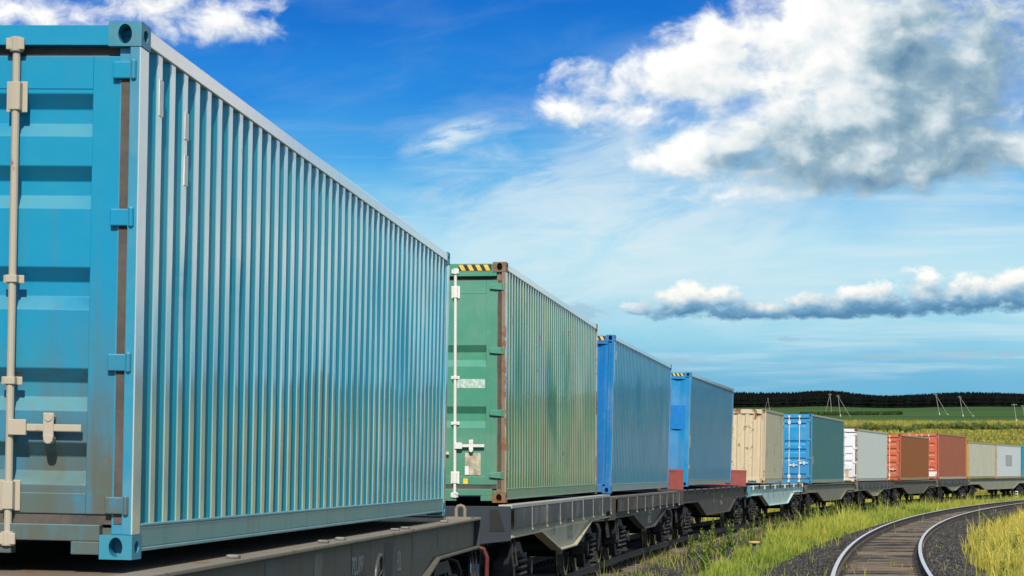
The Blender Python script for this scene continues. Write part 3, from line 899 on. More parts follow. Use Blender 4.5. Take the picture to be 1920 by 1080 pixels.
def wagon(spec):
    nm, Y0, L, kind, dz, roll, col, label = (spec[k] for k in ('name', 'Y0', 'L', 'kind', 'deck', 'roll', 'col', 'label'))
    Y1 = chord_end(Y0, L, 0)
    p0, p1 = Vector(P(Y0, 0)), Vector(P(Y1, 0)); d = (p1 - p0).normalized(); th = math.atan2(d.x, d.y)
    root = thing('container_wagon', label, 'wagon', (p0.x, p0.y, 0), (0, 0, -th), 'flat wagons of the train')
    sag = .5 * (L / 2) ** 2 * 2 * A2 * .35                      # chord sits slightly inside the arc
    root.location.x -= sag * math.cos(th) * .0
    phi = R(roll)
    Rm = Matrix.Rotation(phi, 3, 'Y'); c = Vector((0, 0, dz)); base = c - Rm @ c + Vector((-1.35 * math.sin(phi), 0, 0))

    def body(o):
        o.location = base; o.rotation_euler = (0, phi, 0); return o
    M = paint('wagon_' + nm, col, rust=spec.get('rust', .30), dirt=.55, rough=.62, spec=.3, seed=3.1 * len(MATS), fade=tuple(v * 1.3 for v in col), dirtcol=spec.get('dirt', tuple(v * .45 for v in col)), low_dirt=0)
    MT = paint('flange_' + nm, spec.get('top', (.30, .29, .25)), rust=.45, dirt=.4, rough=.6, spec=.3, seed=2.3 * len(MATS))
    if kind == 'long': a, b, ds, dd = 3.4, 5.7, .31, .70
    elif kind == 'double': a, b, ds, dd = 3.6, 6.2, .33, .72
    else: a, b, ds, dd = 3.2, 5.7, .36, .68
    for s in (-1, 1):
        mb = MB(); q = (1.253, 1.269) if s > 0 else (-1.269, -1.253)
        bot = [(0, dz - ds), (a, dz - ds), (b, dz - dd), (L - b, dz - dd), (L - a, dz - ds), (L, dz - ds)]
        mb.prism([(0, dz - .03), (L, dz - .03)] + bot[::-1], 'x', *q)
        q2 = (1.183, 1.338) if s > 0 else (-1.338, -1.183)
        t = .024
        low = [(y, z - t) for y, z in bot]
        for i in range(5):
            mb.prism([bot[i], bot[i + 1], low[i + 1], low[i]], 'x', q2[0] + (.001 if i % 2 else 0), q2[1] - (.001 if i % 2 else 0))
        body(mb.build('side_sill', M, root, bevel=.004))
        mb = MB(); q3 = (1.178, 1.345) if s > 0 else (-1.345, -1.178)
        mb.box(*q3, -.01, L + .01, dz - .03, dz - .004 + (.02 if kind == 'flap' else 0))
        body(mb.build('top_flange', MT, root, bevel=.006))
    mb = MB(); mb.box(-1.176, 1.176, .02, L - .02, dz - .055, dz - .018)
    for k in range(int(L / 1.2)):
        mb.box(-1.173, 1.173, .6 + k * 1.2, .72 + k * 1.2, dz - .24, dz - .056)
    body(mb.build('deck', spec.get('deckmat') or M_BLACK, root))
    mb = MB(); mb.prism([(.05, dz - .06), (L - .05, dz - .06), (L - .05, dz - .36), (L - b, dz - .55), (b, dz - .55), (.05, dz - .36)], 'x', -.24, .24)
    body(mb.build('centre_sill', M_BLACK, root))
    mb = MB(); mb.tube((-.75, L * .45, dz - .62), (-.75, L * .52, dz - .62), .2, 14); mb.tube((.55, L * .36, dz - .60), (.55, L * .42, dz - .60), .17, 14)
    mb.tube((.3, 2, dz - .58), (.3, L - 2, dz - .58), .025, 6)
    for y in (L * .46, L * .51): mb.box(-.77, -.73, y - .02, y + .02, dz - .44, dz - .056)
    for y in (L * .38, L * .41): mb.box(.53, .57, y - .02, y + .02, dz - .44, dz - .056)
    body(mb.build('brake_gear', M_BLACK, root))
    Mh = paint('headstock_' + nm, spec.get('head', tuple(v * .45 for v in col)), fade=tuple(v * 1.183 for v in spec.get('head', tuple(v * .45 for v in col))), dirtcol=(.03, .028, .025), rust=.05, dirt=.35, rough=.6, spec=.3, seed=1.7 * len(MATS))
    for e in (0, 1):
        mb = MB(); y = (-.035, -.012) if e == 0 else (L + .012, L + .035)
        mb.prism([(-1.333, dz), (1.333, dz), (1.333, dz - ds - .05), (.9, dz - ds - .10), (-.9, dz - ds - .10), (-1.333, dz - ds - .05)], 'y', *y)
        yy = (-.30, -.0355) if e == 0 else (L + .0355, L + .30)
        mb.box(-.28, .28, *yy, dz - .42, dz - .12)
        h = body(mb.build('headstock', Mh, root, bevel=.005))
        mb = MB(); y = (-.041, -.037) if e == 0 else (L + .037, L + .041)
        for s in (-1, 1):
            mb = MB(); mb.prism([(s * 1.08, dz - .04), (s * 1.19, dz - .04), (s * 1.26, dz - .30), (s * 1.08, dz - .30)], 'y', *y); mb.build('slot_shade_plate', M_BLACK, h)  # thin black plate painted in place of the shade inside a cut-out
        sg = -1 if e == 0 else 1; y0 = -.30 if e == 0 else L + .30
        mb = MB(); zc = dz - .25
        mb.box(-.09, .09, min(y0, y0 + sg * .25), max(y0, y0 + sg * .25), zc - .10, zc + .10)
        mb.prism([(-.17, y0 + sg * .20), (.10, y0 + sg * .20), (.20, y0 + sg * .34), (.12, y0 + sg * .56), (.02, y0 + sg * .42), (-.16, y0 + sg * .40)], 'z', zc - .15, zc + .15)
        body(mb.build('coupler', M_GRIME, root))
        mb = MB(); mb.path([(.42, y0 + sg * -.2, dz - .42), (.44, y0 + sg * .05, dz - .44), (.43, y0 + sg * .22, dz - .62), (.38, y0 + sg * .36, dz - .74), (.32, y0 + sg * .50, dz - .66)], .026, 8)
        body(mb.build('brake_hose', M_BLACK, root))
        mb = MB(); mb.path([(.80, y0 + sg * .0, dz - .50), (.95, y0 + sg * .02, dz - .47), (1.05, y0 + sg * .02, dz - .50), (1.09, y0 + sg * .02, dz - .60), (1.08, y0 + sg * .0, dz - .98)], .024, 8)
        body(mb.build('uncoupling_lever', M_RED if nm == 'grey' and e == 0 else M_BLACK, root))
    pv = 1.82 if kind == 'long' else (2.2 if kind == 'double' else 1.98)
    for y in (pv, L - pv): add_bogie(root, y)
    # steps and brackets on the sill
    for s in (-1, 1):
        for y in (.35, L - .35):
            mb = MB(); mb.path([(s * 1.30, y - .16, dz - ds - .03), (s * 1.34, y - .16, dz - ds - .36), (s * 1.34, y + .16, dz - ds - .36), (s * 1.30, y + .16, dz - ds - .03)], .013, 6)
            body(mb.build('step_iron', M_GRIME, root))
    if kind == 'flap':
        Mf = paint('flap_' + nm, spec.get('flap', (.028, .036, .050)), rust=.1, dirt=.3, rough=.5, spec=.4, seed=4.4 * len(MATS)); n = 8; w = (L - .3) / n
        for s in (-1, 1):
            for k in range(n):
                y0 = .15 + k * w + .03; y1 = .15 + (k + 1) * w - .03; mb = MB()
                X = (1.347, 1.361) if s > 0 else (-1.361, -1.347); mb.box(*X, y0, y1, dz - .27, dz - .035)
                m_ = 16
                for j in range(m_):
                    yc = y0 + (y1 - y0) * (j + .5) / m_; X2 = (1.3615, 1.37) if s > 0 else (-1.37, -1.3615)
                    mb.box(*X2, yc - .022, yc + .022, dz - .262, dz - .043)
                f = body(mb.build('side_flap', Mf, root))
                mb = MB(); X3 = (1.3705, 1.383) if s > 0 else (-1.383, -1.3705); mb.box(*X3, y1 - .028, y1 - .012, dz - .31, dz - .02)
                mb.tube((s * 1.378, y1 - .021, dz - .315), (s * 1.395, y1 - .021, dz - .315), .022, 8)
                mb.build('hinge_strap', M_STRAP, f)
    if spec.get('stakes'):
        for s in (-1, 1):
            for k in range(11):
                y = .5 + k * (L - 1.0) / 10; mb = MB(); X = (1.347, 1.388) if s > 0 else (-1.388, -1.347)
                mb.box(*X, y - .05, y + .05, dz - .13, dz + .012)
                body(mb.build('stake_pocket', M_BLACK if k % 2 else spec['stakemat'], root))
    if spec.get('boards'):
        Me = paint('end_board_red', (.28, .055, .045), fade=(.36, .10, .085), rust=.12, dirt=.35, rough=.6, seed=5.5)
        for e in (0, 1):
            y = .03 if e == 0 else L - .08; mb = MB(); hh = .50
            mb.box(-1.293, 1.293, y + .012, y + .04, dz + .024, dz + hh - .002)
            mb.box(-1.313, 1.313, y, y + .052, dz + hh - .06, dz + hh); mb.box(-1.313, 1.313, y, y + .052, dz + .003, dz + .06)
            for xx in (-1.313, -.75, -.06, .62, 1.11): mb.box(xx, xx + (.20 if abs(xx) > 1 else .12), y + .001, y + .051, dz + .061, dz + hh - .061)
            body(mb.build('end_board', Me, root, bevel=.004))
    if spec.get('marks'):
        for (fy, zz, w, h, r_, c_, pale) in spec['marks']:
            mb = MB(); scribble(mb, 1.2725, fy * L, dz - zz, w, h, r_, c_, int(fy * 1000) + len(nm))
            body(mb.build('painted_mark', M_PALE if pale else M_MARK, root))
    if spec.get('patch'):
        for (fy, pw, top, tall, tone) in spec['patch']:
            mb = MB(); r = random.Random(int(fy * 997)); n = 7
            l_ = [(fy * L + r.uniform(-.03, .03), dz - top - tall * i / (n - 1)) for i in range(n)]; r_ = [(fy * L + pw + r.uniform(-.04, .04), dz - top - tall * i / (n - 1) + r.uniform(-.015, .015)) for i in range(n)]
            for i in range(n - 1): mb.add([(1.2715, *l_[i]), (1.2715, *r_[i]), (1.2715, *r_[i + 1]), (1.2715, *l_[i + 1])], [(0, 3, 2, 1)])
            body(mb.build('painted_mark', paint('overpaint_%s_%d' % (nm, int(tone[0] * 1000)), tone, fade=tuple(v * 1.4 for v in tone), rust=.08, dirt=.4, rough=.6, seed=fy * 9), root))
    if spec.get('wheel'):
        mb = MB(); y = spec['wheel'] * L; z = dz - .33; x = 1.393; r = .185
        mb.path([(x, y + r * math.cos(i * math.pi / 12), z + r * math.sin(i * math.pi / 12)) for i in range(24)], .017, 8, True)
        for i in range(4): mb.tube((x - .02, y, z), (x, y + r * math.cos(i * math.pi / 2 + .4), z + r * math.sin(i * math.pi / 2 + .4)), .011, 6)
        mb.tube((1.27, y, z), (x + .01, y, z), .028, 10)
        body(mb.build('handbrake_wheel', plain('handwheel_steel', (.10, .10, .10), .4, .4), root, smooth=True))
    if spec.get('locks'):
        for y in spec['locks']:
            for s in (-1, 1):
                mb = MB(); mb.box(s * 1.28 - .035, s * 1.28 + .035, y - .04, y + .04, dz - .003, dz + .018)
                body(mb.build('deck_bracket', M_STRAP, root, bevel=.006))
        for s in (-1, 1):
            mb = MB()
            mb.path([(s * 1.20 - .045, L - .68, dz - .01), (s * 1.20 - .045, L - .68, dz + .09), (s * 1.20 - .03, L - .68, dz + .12), (s * 1.20, L - .68, dz + .13), (s * 1.20 + .03, L - .68, dz + .12), (s * 1.20 + .045, L - .68, dz + .09), (s * 1.20 + .045, L - .68, dz - .01)], .018, 8)
            mb.box(s * 1.20 - .13, s * 1.20 + .13, L - .86, L - .5, dz - .016, dz + .010)
            body(mb.build('lifting_eye', MT, root))
    return root


RUSTPLATE = paint('rusty_deck_plate', (.20, .15, .11), rust=.5, dirt=.5, rough=.7, spec=.2, seed=9)
OLIVE, OLIVE2 = (.22, .21, .155), (.125, .121, .090)
BLUEW = paint('stake_blue', (.30, .45, .47), rust=.2)
WAGONS = [
    dict(name='near', Y0=7.3, L=18.3, kind='long', deck=1.235, roll=1.0, col=OLIVE2, label='grey wagon with a handbrake wheel under the largest blue container', rust=.22,
         top=(.24, .21, .16), deckmat=RUSTPLATE, wheel=.585, locks=[6.0, 8.9, 9.6, 12.3, 12.9, 15.6], head=(.05, .055, .06),
         marks=[(.555, .44, .55, .30, 2, 5, False), (.30, .46, .6, .25, 1, 5, False), (.68, .36, .3, .2, 1, 4, False)], patch=[(.645, .45, .09, .58, (.022, .030, .034)), (.20, .7, .06, .6, (.11, .12, .10)), (.38, .55, .05, .62, (.085, .095, .085)), (.47, .30, .07, .5, (.17, .17, .13)), (.555, .12, .04, .6, (.07, .075, .07)), (.735, .8, .05, .24, (.10, .105, .09)), (.83, .5, .04, .20, (.08, .085, .08)), (.28, .35, .10, .5, (.16, .16, .12))]),
    dict(name='grey', Y0=28.3, L=13.6, kind='flap', deck=1.292, roll=.2, col=(.50, .46, .32), label='grey wagon with dark hinged flaps under the green container', top=(.42, .41, .36), flap=(.026, .035, .050), head=(.030, .040, .052),
         marks=[(.52, .62, .8, .36, 3, 6, False), (.36, .5, .5, .2, 1, 3, False)], rust=.18),
    dict(name='dark', Y0=43.3, L=13.6, kind='flap', deck=1.273, roll=1.5, col=(.085, .083, .076), label='nearly black wagon with white lettering under the second blue container', top=(.15, .13, .115), flap=(.026, .028, .032), head=(.045, .042, .04),
         marks=[(.50, .62, .95, .36, 2, 5, True), (.66, .42, .5, .3, 1, 3, False)]),
    dict(name='brown', Y0=58.2, L=18.2, kind='long', deck=1.303, roll=1.7, col=(.085, .075, .066), label='dark brown wagon carrying red end boards', top=(.13, .11, .10), boards=True, stakes=True, stakemat=M_BLACK, marks=[(.55, .5, .8, .32, 2, 4, False), (.44, .4, .3, .25, 1, 2, False)], head=(.05, .045, .04)),
    dict(name='turquoise', Y0=77.2, L=18.0, kind='long', deck=1.285, roll=1.1, col=(.46, .62, .58), label='light turquoise wagon carrying the short rusty beige container', top=(.62, .66, .62), stakes=True, stakemat=M_PALE, rust=.25, head=(.08, .24, .32)),
    dict(name='olive', Y0=96.3, L=18.2, kind='long', deck=1.21, roll=.4, col=OLIVE, label='olive grey wagon under the blue container with full door end showing', top=(.12, .12, .10), rust=.25),
    dict(name='flapped', Y0=115.5, L=13.2, kind='flap', deck=1.216, roll=.6, col=(.32, .30, .22), label='short flapped wagon under the white container', top=(.08, .09, .10)),
    dict(name='plain', Y0=129.6, L=18.0, kind='long', deck=1.213, roll=.5, col=OLIVE2, label='grey wagon under the brown container with an orange red door', top=(.12, .12, .11)),
    dict(name='far', Y0=147.7, L=13.2, kind='flap', deck=1.229, roll=0, col=(.28, .27, .2), label='short flapped wagon under the taller red container', top=(.07, .075, .085)),
    dict(name='twin', Y0=161.2, L=25.6, kind='double', deck=1.24, roll=0, col=(.30, .30, .22), label='long wagon carrying the two pale containers end to end', top=(.13, .13, .12), marks=[(.5, .45, .3, .3, 1, 1, False)]),
    dict(name='last', Y0=186.4, L=18.0, kind='long', deck=1.24, roll=0, col=OLIVE, label='farthest grey wagon under the blue container cut by the frame', top=(.12, .12, .10)),
]
for w_ in WAGONS: wagon(w_)

# ================================================================== CONTAINERS
def holed(mb, o, u, v, nrm, w, h, ru, rv, depth, n=20, cen=None):
    """a w x h rectangle (corner o, axes u, v) with an elongated hole sunk along -nrm"""
    o, u, v, nrm = Vector(o), Vector(u), Vector(v), Vector(nrm); c = cen or (w / 2, h / 2)
    rect, hole = [], []
    angs = sorted(set([2 * math.pi * i / n for i in range(n)] + [math.atan2(b - c[1], a - c[0]) % (2 * math.pi) for a in (0, w) for b in (0, h)]))
    for a in angs:
        ca, sa = math.cos(a), math.sin(a); t = 1e9
        if ca > 1e-9: t = min(t, (w - c[0]) / ca)
        if ca < -1e-9: t = min(t, -c[0] / ca)
        if sa > 1e-9: t = min(t, (h - c[1]) / sa)
        if sa < -1e-9: t = min(t, -c[1] / sa)
        rect.append((c[0] + ca * t, c[1] + sa * t)); hole.append((c[0] + ca * ru, c[1] + sa * rv))
    m = len(angs); W = lambda p, d: o + u * p[0] + v * p[1] - nrm * d
    vs = [W(p, 0) for p in rect] + [W(p, 0) for p in hole] + [W(p, depth) for p in hole]
    fs = [(i, (i + 1) % m, m + (i + 1) % m, m + i) for i in range(m)] + [(m + i, m + (i + 1) % m, 2 * m + (i + 1) % m, 2 * m + i) for i in range(m)] + [tuple(range(2 * m, 3 * m))]
    mb.add(vs, fs)


def casting(sx, ye, top, L, H):
    """corner fitting with real apertures; sx side, ye 0 near / 1 far, top or bottom"""
    mb = MB(); hx, hy, hz = .162, .178, .118
    x0, x1 = (HALF - hx, HALF) if sx > 0 else (-HALF, -HALF + hx)
    y0, y1 = (-.004, hy) if not ye else (L - hy, L + .004)
    z0, z1 = (0, hz) if not top else (H - hz, H)
    if not ye:
        holed(mb, (x0, y0, z0), (1, 0, 0), (0, 0, 1), (0, -1, 0), hx, hz, .034, .048, .10)
        mb.add([(x0, y1, z0), (x1, y1, z0), (x1, y1, z1), (x0, y1, z1)], [(0, 3, 2, 1)])
    else:
        holed(mb, (x0, y1, z0), (1, 0, 0), (0, 0, 1), (0, 1, 0), hx, hz, .034, .048, .10)
        mb.add([(x0, y0, z0), (x1, y0, z0), (x1, y0, z1), (x0, y0, z1)], [(0, 1, 2, 3)])
    xo, xi = (x1, x0) if sx > 0 else (x0, x1)
    holed(mb, (xo, y0, z0), (0, 1, 0), (0, 0, 1), (sx, 0, 0), y1 - y0, hz, .045, .030, .05)
    mb.add([(xi, y0, z0), (xi, y1, z0), (xi, y1, z1), (xi, y0, z1)], [(0, 1, 2, 3)])
    mb.add([(x0, y0, z1), (x1, y0, z1), (x1, y1, z1), (x0, y1, z1)], [(0, 1, 2, 3)])
    mb.add([(x0, y0, z0), (x1, y0, z0), (x1, y1, z0), (x0, y1, z0)], [(0, 3, 2, 1)])
    return mb


def corr_profile(a0, a1, pitch, depth, flat_o, flat_i):
    """corrugation polyline from a0 to a1: (along, inset)"""
    n = max(1, round((a1 - a0) / pitch)); p = (a1 - a0) / n; k = p / (flat_o + flat_i + 2 * (pitch - flat_o - flat_i) / 2)
    fo, fi = flat_o / pitch * p, flat_i / pitch * p; sl = (p - fo - fi) / 2; out = [(a0, 0)]
    for i in range(n):
        s = a0 + i * p
        out += [(s + fo / 2, 0), (s + fo / 2 + sl, depth), (s + fo / 2 + sl + fi, depth), (s + fo / 2 + sl * 2 + fi, 0)]
    out.append((a1, 0))
    return out


def side_panel(L, H, sx, segs, wob, seed, flat_o=.104, flat_i=.07):
    pr = corr_profile(.15, L - .15, .278, .036, flat_o, flat_i); r = np.random.default_rng(seed)
    z0, z1 = .165, H - .075; V, F, n = [], [], len(pr)
    ph = r.uniform(0, 6, 6); dn = [(r.uniform(1, L - 1), r.uniform(.5, H - .5), r.uniform(.15, .45), r.uniform(-.011, .007)) for _ in range(14 if wob > .001 else 0)]
    for j in range(segs + 1):
        z = z0 + (z1 - z0) * j / segs; e = math.sin(math.pi * j / segs)
        for y, dpt in pr:
            dent = wob * e * (math.sin(y * 1.7 + z * 1.1 + ph[0]) * math.sin(z * 2.3 + ph[1] + y * .4) + .6 * math.sin(y * 4.1 - z * 1.7 + ph[2]) * math.sin(z * 4.5 + ph[3]))
            dent += e ** .5 * sum(a * math.exp(-((y - p) ** 2 + (z - q) ** 2 * .5) / (w * w)) for p, q, w, a in dn)
            V.append((sx * (HALF - .012 - dpt + min(dent, .008)), y, z))
    for j in range(segs):
        for i in range(n - 1):
            f = (j * n + i, j * n + i + 1, (j + 1) * n + i + 1, (j + 1) * n + i)
            F.append(f if sx > 0 else f[::-1])
    mb = MB(); mb.add(V, F); return mb


def door_leaf(s, H, hdr, bands, y_out=.045, depth=.036):
    """one door leaf: flat frame round a sheet with horizontal pressed bands; s=+1 right, -1 left"""
    z0, z1 = .215, H - hdr - .048; xa, xb = .012, HALF - .105; xi, xo = .075, HALF - .245
    mb = MB()
    q = lambda a, b: (a, b) if s > 0 else (-b, -a)
    mb.box(*q(xa, xi), y_out - .006, y_out + .05, z0, z1); mb.box(*q(xo, xb), y_out - .006, y_out + .05, z0, z1)
    mb.box(*q(xi, xo), y_out - .004, y_out + .048, z0, z0 + .10); mb.box(*q(xi, xo), y_out - .004, y_out + .048, z1 - .16, z1)
    pts = [(z0 + .10, y_out)]
    for zt, hh in sorted((b if isinstance(b, tuple) else (b, .205)) for b in bands):
        lo = zt - hh
        pts += [(lo, y_out), (lo + hh * .32, y_out + depth), (zt - hh * .33, y_out + depth), (zt, y_out)]
    pts.append((z1 - .16, y_out))
    V = [(s * xi, y, z) for z, y in pts] + [(s * xo, y, z) for z, y in pts]; m = len(pts)
    mb.add(V, [(i, i + 1, m + i + 1, m + i) for i in range(m - 1)])
    return mb


def container(spec):
    nm, Y0, L, H, h, roll = (spec[k] for k in ('name', 'Y', 'L', 'H', 'h', 'roll'))
    phi = R(roll)
    Y1 = chord_end(Y0, L, HALF); p0, p1 = Vector(P(Y0, HALF)), Vector(P(Y1, HALF)); d = (p1 - p0).normalized(); th = math.atan2(d.x, d.y)
    right = Vector((math.cos(th), -math.sin(th))); o = p0 - right * (HALF * math.cos(phi) + H / 2 * math.sin(phi))
    root = thing('shipping_container', spec['label'], 'container', (o.x, o.y, EYE - h + HALF * math.sin(phi)), (0, phi, -th), 'containers on the train')
    sd = spec.get('seed', len(nm) * 3.7 + Y0)
    E = paint('end_' + nm, spec['end'], fade=spec.get('end_fade'), rust=spec.get('end_rust', .12), dirt=spec.get('end_dirt', .25), rough=.36, seed=sd, low_dirt=spec.get('low_dirt', .2), dirtcol=spec.get('dirtcol', (.12, .10, .07)), dust=spec.get('dust', .25))
    SD = paint('side_' + nm, spec['side'], fade=spec.get('side_fade'), rust=spec.get('rust', .12), dirt=spec.get('dirt', .16), rough=spec.get('rough', .30), ior=1.45, spec=.25, bump=spec.get('bump', .0018), seed=sd + 5,
               dirtcol=spec.get('sdirt', (.09, .085, .07)), coat=spec.get('coat', .5), micro=.0001, low_dirt=0, chalk_sheen=(spec.get('chalk_sheen_col', (.66, .72, .67)), HALF - .014, spec['chalk_sheen']) if spec.get('chalk_sheen') else None)
    RL = paint('rail_' + nm, spec.get('rail', spec['side']), rust=spec.get('rail_rust', .2), dirt=.15, rough=.3, spec=.6, seed=sd + 8, coat=1.0 if Y0 < 80 else .4, micro=.0001)  # pale rail colours carry the sky's grazing reflection
    CT = paint('casting_' + nm, spec.get('cast', spec['end']), rust=spec.get('cast_rust', .3), dirt=.3, rough=.5, seed=sd + 11)
    PS = paint('post_' + nm, spec.get('post', spec['end']), rust=spec.get('post_rust', .2), dirt=.2, rough=.34, seed=sd + 13, chalk_sheen=((.74, .78, .73), HALF - .004, spec['chalk_sheen']) if spec.get('chalk_sheen') else None, coat=1.0 if Y0 < 70 else 0, micro=.0001)  # the post's outer face is paled to paint the sky mirrored in it
    big = Y0 < 60
    bv = .005 if Y0 < 45 else 0
    GK = plain('gasket_' + nm, spec.get('gasket', (.075, .062, .052)), .7)
    ROD = paint('rods_' + nm, spec.get('rod', (.60, .57, .50)), rust=.42, dirt=.55, rough=.5, seed=sd + 17, dirtcol=(.20, .17, .13))
    for sx in (1, -1):
        w = side_panel(L, H, sx, 22 if Y0 < 30 else (10 if big else 3), spec.get('wob', .0014 if big else .0008), int(Y0) + sx, *spec.get('flats', (.104, .07)))
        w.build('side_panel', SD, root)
        mb = MB(); q = (HALF - .05, HALF - .006) if sx > 0 else (-HALF + .006, -HALF + .05)
        mb.box(*q, .176, L - .176, .055, .155); q2 = (HALF - .075, HALF - .002) if sx > 0 else (-HALF + .002, -HALF + .075)
        mb.box(*q2, .177, L - .177, .1555, .172); mb.box(*q2, .177, L - .177, .035, .0545)
        mb.build('bottom_rail', paint('sill_' + nm, spec.get('sill', spec['side']), rust=.18, dirt=.35, rough=.42, seed=sd + 19, coat=.2), root, bevel=bv)
        mb = MB(); q = (HALF - .07, HALF - .003) if sx > 0 else (-HALF + .003, -HALF + .07)
        mb.box(*q, .176, L - .176, H - .092, H - .012)
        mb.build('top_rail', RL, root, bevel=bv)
        for ye in (0, 1):
            for tp in (0, 1):
                casting(sx, ye, tp, L, H).build('corner_casting', CT, root, bevel=.006 if Y0 < 30 else 0)
            mb = MB(); y = (.0, .152) if not ye else (L - .152, L)
            q = (HALF - .055, HALF - .0015) if sx > 0 else (-HALF + .0015, -HALF + .055)
            mb.box(*q, *y, .1185, H - .1185)
            y = (.035, .15) if not ye else (L - .15, L - .035); q = (HALF - .115, HALF - .0555) if sx > 0 else (-HALF + .0555, -HALF + .115)
            mb.box(*q, *y, .1185, H - .1185)
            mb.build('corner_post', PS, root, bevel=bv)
    mb = MB(); mb.box(-HALF + .072, HALF - .072, .08, L - .08, H - .05, H - .03); mb.box(-HALF + .08, HALF - .08, .06, L - .06, .10, .15)
    mb.build('roof_panel', E if not spec.get('roof') else spec['roof'], root)
    pr = corr_profile(-HALF + .116, HALF - .116, .25, .04, .10, .08); mb = MB(); V = [(x, L - .03 - dd, z) for z in (.16, H - .12) for x, dd in pr]; m = len(pr)
    mb.add(V, [(i, m + i, m + i + 1, i + 1) for i in range(m - 1)]); mb.build('rear_panel', E, root)
    mb = MB(); mb.box(-HALF + .163, HALF - .163, L - .08, L - .001, H - .119, H - .02); mb.box(-HALF + .163, HALF - .163, L - .08, L - .001, .02, .159); mb.build('rear_beam', E, root)
    # near end
    hdr = spec.get('hdr', .17); hz0 = H - hdr
    mb = MB(); mb.box(-HALF + .1625, HALF - .1625, 0, .10, hz0, H - .018); mb.box(-HALF + .116, HALF - .116, .004, .096, hz0 + .001, max(hz0 + .002, H - .1195)); mb.build('header', E, root, bevel=bv)
    mb = MB(); mb.box(-HALF + .1625, HALF - .1625, .0, .09, .085, .165)
    mb.box(-.62, .62, .001, .088, .02, .0848)
    for s in (-1, 1): mb.box(s * .985 - .07, s * .985 + .07, .002, .087, .02, .0846)
    mb.build('door_sill' if spec['kind'] == 'door' else 'bottom_beam', E, root, bevel=bv)
    if spec['kind'] == 'door':
        mb = MB(); mb.box(-HALF + .116, HALF - .116, .052, .09, H - hdr - .05, hz0 - .002); mb.box(-HALF + .116, HALF - .116, .05, .09, .166, .216)
        for s in (-1, 1): mb.box(s * (HALF - .081) - .022, s * (HALF - .081) + .022, .030, .034, .17, H - .21)
        mb.box(-.011, .011, .05, .07, .217, H - hdr - .05)
        mb.build('gasket', GK, root)
        for s in (1, -1):
            dr = door_leaf(s, H, hdr, spec.get('bands', (2.25, 1.90, 1.41, .92, .56)), depth=spec.get('depth', .055)).build('door', E, root, bevel=.004 if Y0 < 30 else 0)
            for zz in spec.get('hinges', (H - .29, H * .63, H * .36, .30)):
                mb = MB(); q = lambda a, b: (a, b) if s > 0 else (-b, -a)
                pts = [(HALF - .142, -.75), (HALF - .06, -.75), (HALF - .012, -.75), (HALF - .012, .75), (HALF - .06, .75), (HALF - .142, .75)] if spec.get('square') else [(HALF - .20, -.5), (HALF - .06, -.75), (HALF - .012, -.75), (HALF - .012, .75), (HALF - .06, .75), (HALF - .20, .5)]
                mb.prism([(s * x, zz + k * .055) for x, k in pts], 'y', .006, .036)
                mb.tube((s * (HALF - .035), -.004, zz - .047), (s * (HALF - .035), -.004, zz + .047), .014, 10)
                mb.build('hinge', E, dr, bevel=.006 if Y0 < 30 else 0)
            for rx in spec.get('rods', (.60, .17)):
                mb = MB(); X = s * rx
                mb.tube((X, .012, .06), (X, .012, H - .075), .019, 12)
                for zz in (H - .11, .09):
                    mb.tube((X, .012, zz - .035), (X, .012, zz + .035), .034, 12); mb.box(X - .045, X + .045, -.018, .0, zz - .028, zz + .028)
                for zz in (H - .36, H * .52, H * .33, .30):
                    hh = .075 if zz in (H - .36, .30) else .02
                    mb.box(X - .052, X + .052, .0305, .038, zz - hh, zz + hh); mb.box(X - .028, X + .028, -.014, .030, zz - hh * .9, zz + hh * .9)
                mb.build('lock_rod', ROD, dr, bevel=.004 if Y0 < 30 else 0, smooth=False)
                zz = spec.get('hz', .63) + (0 if rx > .4 else -.09); mb = MB()
                x2 = X + s * .36
                mb.box(min(X, X + s * .09), max(X, X + s * .09), -.022, .006, zz - .038, zz + .038); mb.box(min(X + s * .09, x2), max(X + s * .09, x2), -.012, .002, zz - .017, zz + .017)
                xm = X + s * .20; mb.box(xm - .026, xm + .026, -.019, -.0125, zz - .05, zz + .072); mb.tube((xm, -.024, zz + .05), (xm, .04, zz + .05), .022, 10); mb.tube((xm, -.022, zz - .055), (xm, .04, zz - .055), .024, 10)
                mb.build('door_handle', ROD, dr, bevel=.003 if Y0 < 30 else 0)
    else:
        pr = corr_profile(-HALF + .116, HALF - .116, spec.get('epitch', .28), .045, .10, .09); mb = MB(); m = len(pr); k = 6; rr = random.Random(3)
        V = [(x, .022 + dd + (rr.uniform(-.003, .003) if 0 < j < k else 0), .163 + (hz0 - .163) * j / k) for j in range(k + 1) for x, dd in pr]
        mb.add(V, [(j * m + i, j * m + i + 1, (j + 1) * m + i + 1, (j + 1) * m + i) for j in range(k) for i in range(m - 1)]); mb.build('end_panel', E, root)
    if spec.get('hazard'):
        Yl = plain('hazard_yellow', (.75, .52, .06), .5, 0, .15); Bk = plain('hazard_black', (.03, .028, .026), .5)
        for s in (1, -1):
            x0, x1 = (.64, 1.04) if s > 0 else (-1.04, -.64); z0, z1 = H - .105, H - .03
            mb = MB(); mb.box(x0, x1, -.0035, -.0005, z0, z1); pl = mb.build('hazard_plate', Bk, root)
            mb = MB(); n = 4
            for i in range(n):
                a = x0 + (x1 - x0) * i / n; w_ = (x1 - x0) / n * .52
                quad = [(a + .038, z0 + .002), (a + .038 + w_, z0 + .002), (a + w_, z1 - .002), (a, z1 - .002)]
                quad = [(min(max(x, x0), x1), z) for x, z in quad]
                mb.prism(quad, 'y', -.0068, -.0038)
            mb.build('hazard_stripe', Yl, pl)
